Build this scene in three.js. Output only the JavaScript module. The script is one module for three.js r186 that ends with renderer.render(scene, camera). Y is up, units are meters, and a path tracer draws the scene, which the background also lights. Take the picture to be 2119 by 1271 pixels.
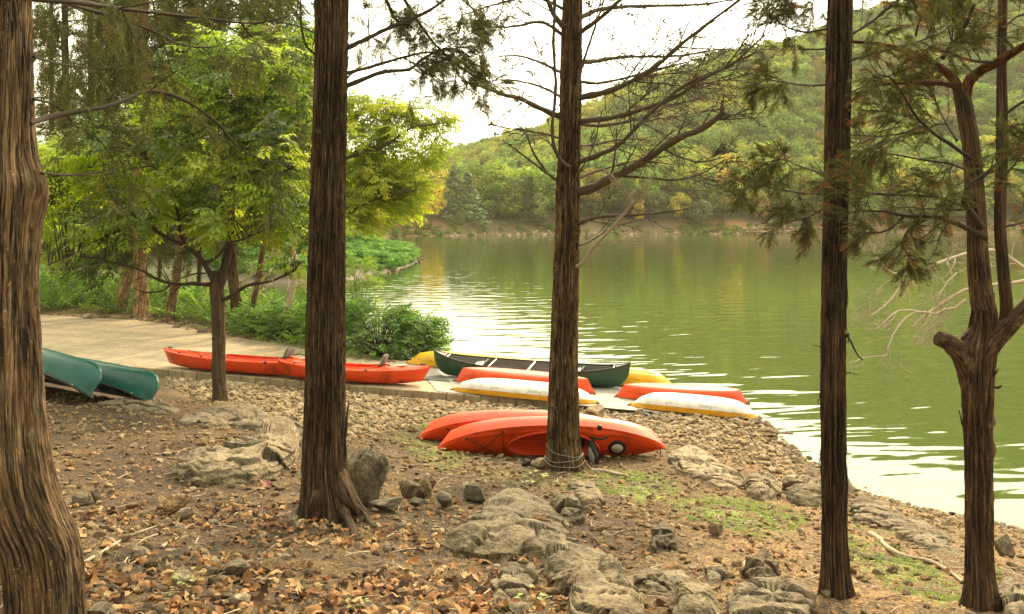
import * as THREE from 'three';
import { mergeVertices, toCreasedNormals } from 'three/addons/utils/BufferGeometryUtils.js';

// ---------------------------------------------------------------- camera, sky, sun, exposure
const scene = new THREE.Scene();
const F = 1835, CX = 1059.5, HY = 455, EYE = 3.5;          // lens in pixels of the 2119 x 1271 photograph; the horizon lies at row 455
const camera = new THREE.PerspectiveCamera(2 * Math.atan(816 / F) * 180 / Math.PI, 2119 / 1271, 0.1, 4000);
camera.position.set(0, EYE, 0);
camera.setViewOffset(2119, 1632, 0, 361, 2119, 1271);      // a level camera with a shifted lens: trunks stay upright
camera.updateProjectionMatrix();

const SUN = new THREE.Vector3(0.30, 0.60, -0.74).normalize();
{
  const W = 512, H = 256, a = new Float32Array(W * H * 4);
  for (let j = 0; j < H; j++) for (let i = 0; i < W; i++) {
    const el = ((j + 0.5) / H - 0.5) * Math.PI, az = ((i + 0.5) / W - 0.5) * 2 * Math.PI;
    const x = Math.cos(el) * Math.cos(az), y = Math.sin(el), z = Math.cos(el) * Math.sin(az);
    const c = x * SUN.x + y * SUN.y + z * SUN.z;
    const glow = 2.9 * Math.exp(-(1 - c) * 2.4);
    const up = Math.max(0, y);
    const L = 0.5 + glow - 0.1 * up;
    const warm = 0.5 + 0.5 * Math.exp(-up * 2);
    const k = (j * W + i) * 4;
    a[k] = L; a[k + 1] = L * (0.965 - 0.02 * warm); a[k + 2] = L * (0.79 - 0.10 * warm); a[k + 3] = 1;
  }
  const t = new THREE.DataTexture(a, W, H, THREE.RGBAFormat, THREE.FloatType);
  t.mapping = THREE.EquirectangularReflectionMapping; t.magFilter = THREE.LinearFilter; t.minFilter = THREE.LinearFilter; t.needsUpdate = true;
  scene.background = t; scene.environment = t;
}
const sun = new THREE.DirectionalLight(0xffdcaa, 3.2);
sun.position.copy(SUN).multiplyScalar(120); sun.castShadow = true; sun.shadow.radius = 13; sun.shadow.mapSize.set(2048, 2048);
Object.assign(sun.shadow.camera, { left: -40, right: 40, top: 40, bottom: -40, near: 1, far: 400 });
scene.add(sun, sun.target);
scene.fog = new THREE.FogExp2(0xfff4d6, 0.0003);
const EXPOSURE = 2.0;

// ---------------------------------------------------------------- helpers
const sqrt = Math.sqrt, sin = Math.sin, cos = Math.cos, PI = Math.PI, abs = Math.abs, min = Math.min, max = Math.max;
const clamp = (x, a = 0, b = 1) => x < a ? a : x > b ? b : x;
const lerp = (a, b, t) => a + (b - a) * t;
const smooth = (a, b, x) => { const t = clamp((x - a) / (b - a)); return t * t * (3 - 2 * t); };
function Rng(seed) { let s = seed >>> 0; const f = () => { s = (s + 0x6D2B79F5) >>> 0; let t = Math.imul(s ^ (s >>> 15), 1 | s); t = (t + Math.imul(t ^ (t >>> 7), 61 | t)) ^ t; return ((t ^ (t >>> 14)) >>> 0) / 4294967296; }; f.r = (a, b) => a + (b - a) * f(); f.n = () => (f() + f() + f() + f() - 2) * 0.86; f.pick = (l) => l[Math.floor(f() * l.length)]; return f; }
const hash3 = (x, y, z) => { let h = Math.imul(x, 374761393) + Math.imul(y, 668265263) + Math.imul(z, 2147483647 ^ 0x5bd1e995); h = Math.imul(h ^ (h >>> 13), 1274126177); return ((h ^ (h >>> 16)) >>> 0) / 4294967296; };
const q5 = (t) => t * t * t * (t * (t * 6 - 15) + 10);
function noise3(x, y, z) {                                   // value noise, 0..1
  const X = Math.floor(x), Y = Math.floor(y), Z = Math.floor(z), u = q5(x - X), v = q5(y - Y), w = q5(z - Z);
  const a = lerp(lerp(hash3(X, Y, Z), hash3(X + 1, Y, Z), u), lerp(hash3(X, Y + 1, Z), hash3(X + 1, Y + 1, Z), u), v);
  const b = lerp(lerp(hash3(X, Y, Z + 1), hash3(X + 1, Y, Z + 1), u), lerp(hash3(X, Y + 1, Z + 1), hash3(X + 1, Y + 1, Z + 1), u), v);
  return lerp(a, b, w);
}
function fbm(x, y, z, o = 4) { let s = 0, a = 0.5, t = 0; for (let k = 0; k < o; k++) { s += a * noise3(x, y, z); t += a; x = x * 2.03 + 17.1; y = y * 2.03 + 5.3; z = z * 2.03 + 9.7; a *= 0.5; } return s / t; }
const ridge = (x, y, z) => 1 - abs(2 * noise3(x, y, z) - 1);
function pnoise(x, y, px, py, s) {                           // value noise that repeats after px, py cells
  const X = Math.floor(x), Y = Math.floor(y), u = q5(x - X), v = q5(y - Y), m = (a, n) => ((a % n) + n) % n;
  const h = (i, j) => hash3(m(i, px), m(j, py), s);
  return lerp(lerp(h(X, Y), h(X + 1, Y), u), lerp(h(X, Y + 1), h(X + 1, Y + 1), u), v);
}
function pfbm(u, v, fx, fy, s, o = 4) { let r = 0, a = 0.5, t = 0; for (let k = 0; k < o; k++) { r += a * pnoise(u * fx, v * fy, fx, fy, s + k); t += a; a *= 0.55; fx *= 2; fy *= 2; } return r / t; }
function tex(W, H, fn, srgb, rx = 1, ry = 1) {               // fn(u, v) gives [r, g, b] 0..1
  const a = new Uint8Array(W * H * 4);
  for (let j = 0; j < H; j++) for (let i = 0; i < W; i++) { const c = fn((i + 0.5) / W, (j + 0.5) / H), k = (j * W + i) * 4; a[k] = clamp(c[0]) * 255; a[k + 1] = clamp(c[1]) * 255; a[k + 2] = clamp(c[2]) * 255; a[k + 3] = 255; }
  const t = new THREE.DataTexture(a, W, H); t.wrapS = t.wrapT = THREE.RepeatWrapping; t.magFilter = THREE.LinearFilter; t.minFilter = THREE.LinearMipmapLinearFilter; t.generateMipmaps = true;
  if (srgb) t.colorSpace = THREE.SRGBColorSpace; t.repeat.set(rx, ry); t.needsUpdate = true; return t;
}
const V = (x, y, z) => new THREE.Vector3(x, y, z);
const at = (px, py, d) => V((px - CX) / F * d, EYE - (py - HY) / F * d, -d);   // the point seen at that pixel, d metres in front
const lin = (r, g, b) => new THREE.Color().setRGB(r, g, b);
const mat = (r, g, b, rough = 0.8, o = {}) => new THREE.MeshStandardMaterial({ color: lin(r, g, b), roughness: rough, ...o });
const leafMat = (o = {}) => new THREE.MeshPhysicalMaterial({ color: lin(1, 1, 1), roughness: 0.92, transmission: 0.4, thickness: 0, side: THREE.DoubleSide, specularIntensity: 0.5, ...o });

class MB {                                                   // collects triangles, then builds one named mesh
  constructor() { this.p = []; this.u = []; this.i = []; this.c = []; this.k = 0; }
  v(x, y, z, u = 0, w = 0, c) { this.p.push(x, y, z); this.u.push(u, w); if (c) this.c.push(c[0], c[1], c[2]); return this.k++; }
  t(a, b, c) { this.i.push(a, b, c); }
  q(a, b, c, d) { this.i.push(a, b, c, a, c, d); }
  grid(nu, nv, fn, flip = false, closeU = false) {           // fn(i, j) gives [x, y, z, u, v, color]
    const s = this.k;
    for (let j = 0; j <= nv; j++) for (let i = 0; i <= nu; i++) { const r = fn(i, j); this.v(r[0], r[1], r[2], r[3] ?? i / nu, r[4] ?? j / nv, r[5]); }
    for (let j = 0; j < nv; j++) for (let i = 0; i < nu; i++) { const a = s + j * (nu + 1) + i, b = a + 1, c = b + nu + 1, d = a + nu + 1; flip ? this.q(a, d, c, b) : this.q(a, b, c, d); }
    return this;
  }
  tube(pts, rad, seg = 6, cap = false, uvs = 1) {            // rad: function of 0..1, or a number
    const n = pts.length, r = typeof rad === 'function' ? rad : () => rad, s = this.k;
    let T = V(), N = V(), B = V(), last = V(); let len = 0;
    for (let j = 0; j < n; j++) {
      T.subVectors(pts[min(j + 1, n - 1)], pts[max(j - 1, 0)]).normalize();
      if (!j) { N.set(abs(T.y) < 0.9 ? 0 : 1, abs(T.y) < 0.9 ? 1 : 0, 0); N.cross(T).normalize(); } else { N.addScaledVector(T, -N.dot(T)).normalize(); len += pts[j].distanceTo(pts[j - 1]); }
      B.crossVectors(T, N);
      const R = r(j / (n - 1));
      for (let i = 0; i <= seg; i++) { const a = i / seg * 2 * PI, x = cos(a) * R, y = sin(a) * R; this.v(pts[j].x + N.x * x + B.x * y, pts[j].y + N.y * x + B.y * y, pts[j].z + N.z * x + B.z * y, i / seg * uvs, len); }
    }
    for (let j = 0; j < n - 1; j++) for (let i = 0; i < seg; i++) { const a = s + j * (seg + 1) + i, b = a + 1, c = b + seg + 1, d = a + seg + 1; this.q(a, b, c, d); }
    if (cap) for (const [e, f] of [[0, 1], [n - 1, 0]]) { const m = this.v(pts[e].x, pts[e].y, pts[e].z); for (let i = 0; i < seg; i++) { const a = s + e * (seg + 1) + i; f ? this.t(m, a + 1, a) : this.t(m, a, a + 1); } }
    return this;
  }
  geo(normals = true) {
    const g = new THREE.BufferGeometry();
    g.setAttribute('position', new THREE.Float32BufferAttribute(this.p, 3)); g.setAttribute('uv', new THREE.Float32BufferAttribute(this.u, 2));
    if (this.c.length) g.setAttribute('color', new THREE.Float32BufferAttribute(this.c, 3));
    g.setIndex(this.i); if (normals) g.computeVertexNormals(); return g;
  }
  build(name, material, parent) { return mesh(name, this.geo(), material, parent); }
}
const used = {};
function numbered(n) { const k = used[n] = (used[n] ?? -1) + 1; return k ? `${n}_${String(k).padStart(3, '0')}` : n; }
function mesh(name, geo, material, parent) { const m = new THREE.Mesh(geo, material); m.castShadow = m.receiveShadow = true; m.name = parent ? name : numbered(name); (parent ?? scene).add(m); return m; }
function thing(name, label, category, pos, group) { const g = new THREE.Group(); g.name = numbered(name); if (pos) g.position.copy(pos); scene.add(g); return tag(g, label, category, group); }
function tag(o, label, category, group, kind) { if (label) o.userData.label = label; if (category) o.userData.category = category; if (group) o.userData.group = group; if (kind) o.userData.kind = kind; return o; }
function instances(name, geo, material, list, parent, kind = 'stuff') {   // list of {m: Matrix4, c: Color}
  const im = new THREE.InstancedMesh(geo, material, list.length); im.name = parent ? name : numbered(name); im.castShadow = im.receiveShadow = true;
  list.forEach((e, k) => { im.setMatrixAt(k, e.m); im.setColorAt(k, e.c); });
  (parent ?? scene).add(im); if (kind) im.userData.kind = kind; return im;
}
const _q = new THREE.Quaternion(), _e = new THREE.Euler(), _s = V(), _v = V(), Y1 = V(0, 1, 0), X1 = V(1, 0, 0);
const placed = (p, rx, ry, rz, sx, sy = sx, sz = sx) => new THREE.Matrix4().compose(p, _q.setFromEuler(_e.set(rx, ry, rz, 'YXZ')), _s.set(sx, sy, sz));
function along(p, dir, spin, s, sy = s, sz = s) {             // the geometry's x axis turned to dir, rolled by spin
  const x = dir.clone().normalize(), up = abs(x.y) > 0.98 ? V(1, 0, 0) : Y1, z = V().crossVectors(x, up).normalize(), y = V().crossVectors(z, x);
  const c = cos(spin), d = sin(spin), y2 = y.clone().multiplyScalar(c).addScaledVector(z, d), z2 = z.clone().multiplyScalar(c).addScaledVector(y, -d);
  return new THREE.Matrix4().makeBasis(x.multiplyScalar(s), y2.multiplyScalar(sy), z2.multiplyScalar(sz)).setPosition(p);
}
function inside(poly, x, y) { let r = false; for (let i = 0, j = poly.length - 1; i < poly.length; j = i++) { const [a, b] = poly[i], [c, d] = poly[j]; if ((b > y) !== (d > y) && x < (c - a) * (y - b) / (d - b) + a) r = !r; } return r; }
function edgeDist(poly, x, y) { let m = 1e9; for (let i = 0, j = poly.length - 1; i < poly.length; j = i++) { const [a, b] = poly[j], [c, d] = poly[i], dx = c - a, dy = d - b, t = clamp(((x - a) * dx + (y - b) * dy) / (dx * dx + dy * dy)); m = min(m, (x - a - dx * t) ** 2 + (y - b - dy * t) ** 2); } return sqrt(m); }
const table = (t, x) => { if (x <= t[0][0]) return t[0][1]; for (let k = 1; k < t.length; k++) if (x <= t[k][0]) { const [a, b] = t[k - 1], [c, d] = t[k]; return lerp(b, d, smooth(0, 1, (x - a) / (c - a))); } return t[t.length - 1][1]; };
const spline = (t, x) => { const n = t.length; if (x <= t[0][0]) return t[0][1]; if (x >= t[n - 1][0]) return t[n - 1][1]; let k = 1; while (x > t[k][0]) k++; const g = (i) => { const a = t[max(0, i - 1)], b = t[min(n - 1, i + 1)]; return (b[1] - a[1]) / (b[0] - a[0]); }, [a, p] = t[k - 1], [c, q] = t[k], w = c - a, u = (x - a) / w, u2 = u * u, u3 = u2 * u; return (2 * u3 - 3 * u2 + 1) * p + (u3 - 2 * u2 + u) * w * g(k - 1) + (3 * u2 - 2 * u3) * q + (u3 - u2) * w * g(k); };
const curve = (pts, n) => new THREE.CatmullRomCurve3(pts, false, 'centripetal').getPoints(n);
const pxOf = (x, y, d) => [CX + x / d * F, HY + (EYE - y) / d * F];
// ---------------------------------------------------------------- the near bank: heights
const RA = 0.4722, RB = -0.03476, RC = -0.0206;               // the boat ramp is one tilted plane
const rampY = (x, d) => RA + RB * x + RC * d;
const RAMP_N0 = [4.4, 15.5], RAMP_DIR = [-0.9645, 0.2642];    // its near edge: a corner at the water and the way up the bank
const rampNear = (x) => 15.5 + (x - 4.4) * (RAMP_DIR[1] / RAMP_DIR[0]);
const rampFar = (x) => table([[-26, 33], [-12.9, 28.4], [-5.27, 23.45], [-2.42, 21.17], [1.8, 20.05], [6.5, 18.7]], x);
const onRamp = (px, py) => { const a = (px - CX) / F, b = (py - HY) / F, d = (EYE - RA) / (RB * a + RC + b); return V(a * d, EYE - b * d, -d); };
const heights = [];                                           // [x, d, y]
for (const [px, py, d] of [[60, 1300, 3.6], [685, 1075, 6.6], [1730, 1235, 4.9], [2030, 1262, 4.7], [1060, 1271, 3.9], [1170, 975, 11], [900, 1100, 6.4], [1300, 1100, 6.8],
  [1500, 1100, 7.05], [1700, 1100, 7.4], [950, 950, 11.3], [1370, 950, 11.4], [455, 838, 14.1], [205, 838, 12.5], [330, 836, 12.8], [200, 900, 9.9], [400, 1000, 7.7], [150, 1150, 5.3],
  [1500, 950, 12.2], [1600, 1000, 11.1], [1580, 872, 15.5], [1640, 930, 13.5], [1700, 975, 12.35], [1760, 1010, 11.57], [1850, 1035, 11.07], [1960, 1065, 10.5], [2119, 1105, 9.87],
  [1400, 1200, 5.3], [400, 1200, 4.7], [600, 900, 10.4]]) { const p = at(px, py, d); heights.push([p.x, d, p.y]); }
heights.push([0, 0, 1.95], [-3, 0, 2.1], [3, 0, 1.72], [0, -5, 2.25], [-7, 0, 2.35], [5.5, 2, 1.15], [7.5, 5, 0.5], [0, -12, 2.6], [-12, -8, 3], [10, 2, -0.1], [14, -2, -0.2], [9, -8, 1.2], [-10, 6, 1.9], [-16, 10, 1.7], [-25, 0, 2.6],
  [5.6, 15.8, -0.35], [5.7, 13.5, -0.5], [5.8, 12, -0.5], [7, 10.8, -0.45], [8.5, 9.6, -0.4], [9, 7.5, 0], [12, 8, -0.6], [-30, 20, 1.6], [-30, 34, 1.5], [-20, 32, 0.8], [-14, 31, 0.6], [-9, 27.5, 0.4], [-6, 25, 0.25],
  [-3.4, 22.6, 0.02], [-5.5, 27, 0], [-9, 32.5, 0], [-15, 38.5, 0], [-24, 44, 0], [-8, 36, -0.6], [-16, 44, -0.7], [-1.5, 24, -0.5], [-26, 38, 0.9], [-19, 36, 0.5], [-38, 40, 1.2], [-40, 20, 2]);
for (const x of [3, 0, -3, -6, -9, -12, -16]) { const d = rampNear(x); heights.push([x, d - 0.3, max(0.015, rampY(x, d) - 0.12)], [x, (d + rampFar(x)) / 2, rampY(x, (d + rampFar(x)) / 2) - 0.3], [x, rampFar(x) + 0.2, rampY(x, rampFar(x)) - 0.02]); }
const tps = (() => {                                          // a thin-plate surface through those points
  const n = heights.length, N = n + 3, U = (r2) => r2 < 1e-9 ? 0 : r2 * Math.log(r2) * 0.5, M = [];
  for (let i = 0; i < N; i++) { const row = new Float64Array(N + 1); M.push(row); }
  for (let i = 0; i < n; i++) { const [x, d, y] = heights[i]; for (let j = 0; j < n; j++) M[i][j] = U((x - heights[j][0]) ** 2 + (d - heights[j][1]) ** 2); M[i][i] += 0.4; M[i][n] = M[n][i] = 1; M[i][n + 1] = M[n + 1][i] = x; M[i][n + 2] = M[n + 2][i] = d; M[i][N] = y; }
  for (let c = 0; c < N; c++) { let p = c; for (let r = c + 1; r < N; r++) if (abs(M[r][c]) > abs(M[p][c])) p = r; [M[c], M[p]] = [M[p], M[c]]; for (let r = 0; r < N; r++) if (r !== c) { const f = M[r][c] / M[c][c]; if (f) for (let k = c; k <= N; k++) M[r][k] -= f * M[c][k]; } }
  const w = M.map((r, i) => r[N] / r[i]);
  return (x, d) => { let s = w[n] + w[n + 1] * x + w[n + 2] * d; for (let i = 0; i < n; i++) s += w[i] * U((x - heights[i][0]) ** 2 + (d - heights[i][1]) ** 2); return s; };
})();
// a cached grid of those heights
const HG = { x0: -46, d0: -14, n: 0, m: 0, s: 0.25 }; HG.n = Math.round(66 / HG.s); HG.m = Math.round(66 / HG.s); HG.a = new Float32Array((HG.n + 1) * (HG.m + 1));
for (let j = 0; j <= HG.m; j++) for (let i = 0; i <= HG.n; i++) { const x = HG.x0 + i * HG.s, d = HG.d0 + j * HG.s; HG.a[j * (HG.n + 1) + i] = clamp(tps(x, d), -1.2, 4); }
function baseH(x, d) { const u = clamp((x - HG.x0) / HG.s, 0, HG.n - 1e-3), v = clamp((d - HG.d0) / HG.s, 0, HG.m - 1e-3), i = Math.floor(u), j = Math.floor(v), a = u - i, b = v - j, k = j * (HG.n + 1) + i, A = HG.a; return lerp(lerp(A[k], A[k + 1], a), lerp(A[k + HG.n + 1], A[k + HG.n + 2], a), b); }
function H(x, d) {
  let y = baseH(x, d) + (fbm(x * 0.9, d * 0.9, 3.3, 3) - 0.5) * 0.10 + (fbm(x * 4, d * 4, 8.1, 3) - 0.5) * 0.035;
  if (x < 4.6) y = max(y, lerp(-1, 0.008, smooth(1.2, 0.5, abs(d + 0.45 - rampNear(x)))) + 0.03 * (fbm(x * 3, d * 3, 18, 2) - 0.4));
  if (d > rampNear(x) - 0.05 && x < 7) { const dn = d - rampNear(x), df = rampFar(x) - d; if (dn > -0.05 && df > -0.4) y = min(y, rampY(x, d) - 0.10 - 0.2 * smooth(0, 0.5, dn) * smooth(0.1, 0.8, df) + 0.1 * smooth(0.1, -0.4, df)); }
  return y;
}
function facet(x, d, s, seed) {                                // broken faces: [tilted height, nearness to a joint]
  const X = Math.floor(x * s), D = Math.floor(d * s); let b1 = 1e9, b2 = 1e9, bi = 0, bj = 0, bx = 0, bd = 0;
  for (let i = X - 1; i <= X + 1; i++) for (let j = D - 1; j <= D + 1; j++) { const cx = i + hash3(i, j, seed), cd = j + hash3(i, j, seed + 1), e = (x * s - cx) ** 2 + (d * s - cd) ** 2; if (e < b1) { b2 = b1; b1 = e; bi = i; bj = j; bx = x * s - cx; bd = d * s - cd; } else if (e < b2) b2 = e; }
  return [hash3(bi, bj, seed + 2) - 0.5 + (hash3(bi, bj, seed + 3) - 0.5) * bx * 1.5 + (hash3(bi, bj, seed + 4) - 0.5) * bd * 1.5, sqrt(b2) - sqrt(b1)];
}
function G(px, py) {                                          // where the sight line through a pixel meets the bank
  const a = (px - CX) / F, b = (py - HY) / F; let lo = 2;
  for (let d = 2.5; d < 60; d *= 1.02) { if (EYE - b * d < H(a * d, d)) { let hi = d; for (let k = 0; k < 18; k++) { const m = (lo + hi) / 2; EYE - b * m < H(a * m, m) ? hi = m : lo = m; } break; } lo = d; }
  return V(a * lo, H(a * lo, lo), -lo);
}

// ---------------------------------------------------------------- materials shared by the bank
const dirtMap = tex(1024, 1024, (u, v) => {
  const a = pfbm(u, v, 6, 6, 1, 5), b = pfbm(u, v, 40, 40, 11, 4), c = pnoise(u * 160, v * 160, 160, 160, 21), f = pnoise(u * 300, v * 60, 300, 60, 31);
  let r = 0.40 + 0.28 * (b - 0.5) + 0.16 * (a - 0.5) + 0.16 * (c - 0.5), k = smooth(0.74, 0.9, c) * 0.14 - smooth(0.25, 0.1, c) * 0.16; k += f > 0.86 ? 0.10 : 0;
  return [r + k, (r + k) * 0.815, (r + k) * 0.55];
}, true);
const dirtBump = tex(1024, 1024, (u, v) => { const h = 0.5 * pfbm(u, v, 24, 24, 41, 4) + 0.3 * pnoise(u * 140, v * 140, 140, 140, 51) + 0.2 * pnoise(u * 260, v * 260, 260, 260, 61); return [h, h, h]; });
const rockMap = tex(1024, 1024, (u, v) => {
  const a = pfbm(u, v, 5, 5, 2, 5), b = pfbm(u, v, 30, 44, 12, 4), s = pfbm(u, v, 4, 40, 22, 3), p = pnoise(u * 70, v * 70, 70, 70, 32);
  const g = pfbm(u, v, 90, 90, 72, 3); let r = 0.60 + 0.22 * (a - 0.5) + 0.22 * (b - 0.5) + 0.06 * (s - 0.5) + 0.22 * (g - 0.5); if (p > 0.8) r -= (p - 0.8) * 1.9; const lich = smooth(0.58, 0.7, pfbm(u, v, 9, 9, 62, 3)) * 0.1;
  return [r - lich, r * 0.93 - lich * 0.92, r * 0.82 - lich * 0.84];
}, true);
const rockBump = tex(1024, 1024, (u, v) => { const p = pnoise(u * 60, v * 60, 60, 60, 33), q = pnoise(u * 26, v * 26, 26, 26, 43); let h = 0.6 * pfbm(u, v, 16, 16, 13, 6) + 0.2 * pfbm(u, v, 90, 90, 23, 3) + 0.2; if (p > 0.8) h -= (p - 0.8) * 1.5; if (q > 0.84) h -= (q - 0.84) * 2; return [h, h, h]; });
const M = {};
M.ground = new THREE.MeshStandardMaterial({ color: lin(1, 1, 1), vertexColors: true, map: dirtMap, bumpMap: dirtBump, bumpScale: 0.02, roughness: 0.95 });
M.rock = new THREE.MeshStandardMaterial({ color: lin(1.2, 1.17, 1.06), map: rockMap, bumpMap: rockBump, bumpScale: 0.022, roughness: 0.92, vertexColors: true });

// ---------------------------------------------------------------- regions of the bank, in the photograph's pixels of their ground points
const RUBBLE = [[330, 760], [640, 792], [900, 814], [1130, 838], [1575, 868], [1645, 930], [1705, 975], [1700, 1012], [1610, 1000], [1560, 950], [1500, 935], [1390, 925], [1250, 880], [1000, 866], [860, 880], [740, 905], [630, 885], [500, 848], [420, 838], [350, 800]];
const SHORE = [[1690, 985], [1760, 1012], [1850, 1037], [1960, 1067], [2119, 1107], [2300, 1150], [2300, 1190], [2119, 1150], [1950, 1110], [1850, 1080], [1740, 1060]];
const GRASS = [[[1190, 985], [1300, 975], [1400, 1000], [1400, 1030], [1330, 1040], [1230, 1015]], [[1385, 1045], [1470, 1035], [1600, 1050], [1665, 1075], [1640, 1100], [1560, 1105], [1470, 1080], [1400, 1065]], [[1755, 1065], [1830, 1070], [1875, 1085], [1840, 1100], [1760, 1085]], [[1750, 1110], [1830, 1130], [1930, 1180], [2000, 1240], [1950, 1258], [1860, 1220], [1760, 1160]], [[860, 868], [1000, 862], [1080, 870], [900, 890], [880, 905]], [[820, 905], [870, 910], [960, 955], [930, 975], [860, 950]], [[720, 850], [830, 855], [880, 880], [820, 920], [740, 880]], [[2060, 1190], [2119, 1220], [2119, 1250], [2070, 1230]], [[1120, 1000], [1180, 985], [1180, 1010], [1130, 1020]], [[1000, 960], [1120, 985], [1060, 1000], [980, 985]]];
const GRASS_D = [0.9, 1, 0.6, 0.8, 0.55, 0.6, 0.3, 0.5, 0.35, 0.25];
function grassAt(q) { let g = 0; GRASS.forEach((p, k) => { const e = edgeDist(p, q[0], q[1]), s = inside(p, q[0], q[1]) ? 1 : -1; g = max(g, GRASS_D[k] * smooth(-14, 10, s * e)); }); return g; }
const LITTER = (q) => { // how thickly dead leaves lie
  const [x, y] = q; let k = smooth(985, 1230, y) * smooth(1500, 700, x) + 0.35 * smooth(1000, 1100, y) * smooth(1850, 1400, x) + 0.25 * smooth(870, 960, y) * smooth(700, 400, x) + 0.12;
  if (inside(RUBBLE, x, y)) k *= 0.12; return clamp(k);
};
// ---------------------------------------------------------------- ground sheet
const groundColor = (x, d) => {
  const y = baseH(x, d), q = pxOf(x, y, d), n = fbm(x * 1.1, d * 1.1, 40, 4), n2 = fbm(x * 5, d * 5, 44, 3);
  let c = [0.30, 0.262, 0.20];
  const tan = clamp(smooth(0.42, 0.62, n) * 0.8 + 0.2);
  c = [lerp(c[0], 1.0, tan * 0.45), lerp(c[1], 0.97, tan * 0.45), lerp(c[2], 0.9, tan * 0.45)];
  if (d > 2.6 && d < 24) {
    if (inside(RUBBLE, q[0], q[1])) c = [1.3, 1.3, 1.3];
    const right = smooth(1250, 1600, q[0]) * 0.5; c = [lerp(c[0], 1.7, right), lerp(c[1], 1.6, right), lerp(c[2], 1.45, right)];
    const g = grassAt(q) * smooth(0.35, 0.6, n2); c = [lerp(c[0], 0.8, g), lerp(c[1], 1.5, g), lerp(c[2], 0.55, g)];
  } else if (d >= 24) c = [0.8, 0.95, 0.7];
  const wet = smooth(0.14, 0.0, y) * 0.5; const k = (0.75 + 0.5 * n2) * (1 - wet);
  return [c[0] * k, c[1] * k, c[2] * k];
};
{
  const b = new MB(), fine = [-5.2, 6.4, 2.6, 14.6], S = 0.032, nu = Math.round((fine[1] - fine[0]) / S), nv = Math.round((fine[3] - fine[2]) / S);
  const e = (x, d) => smooth(0, 0.4, min(x - fine[0], fine[1] - x, d - fine[2], fine[3] - d));
  b.grid(nu, nv, (i, j) => { const x = fine[0] + i * S, d = fine[2] + j * S, k = e(x, d); const y = H(x, d) + k * ((ridge(x * 9, d * 9, 2) - 0.5) * 0.012 + (noise3(x * 22, d * 22, 5) - 0.5) * 0.014 + (noise3(x * 45, d * 45, 7) - 0.5) * 0.008); return [x, y, -d, x / 1.6, d / 1.6, groundColor(x, d)]; }, false);
  const c = [-46, 19, -14, 50], R = 0.3, mu = Math.round((c[1] - c[0]) / R), mv = Math.round((c[3] - c[2]) / R);
  b.grid(mu, mv, (i, j) => { const x = c[0] + i * R, d = c[2] + j * R; const y = H(x, d) - 0.12 * e(x, d); return [x, y, -d, x / 1.6, d / 1.6, groundColor(x, d)]; }, false);
  M.groundMesh = tag(b.build('ground', M.ground), 'brown stony lake bank strewn with leaves and sloping down to the water', 'ground', null, 'structure');
}

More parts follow.
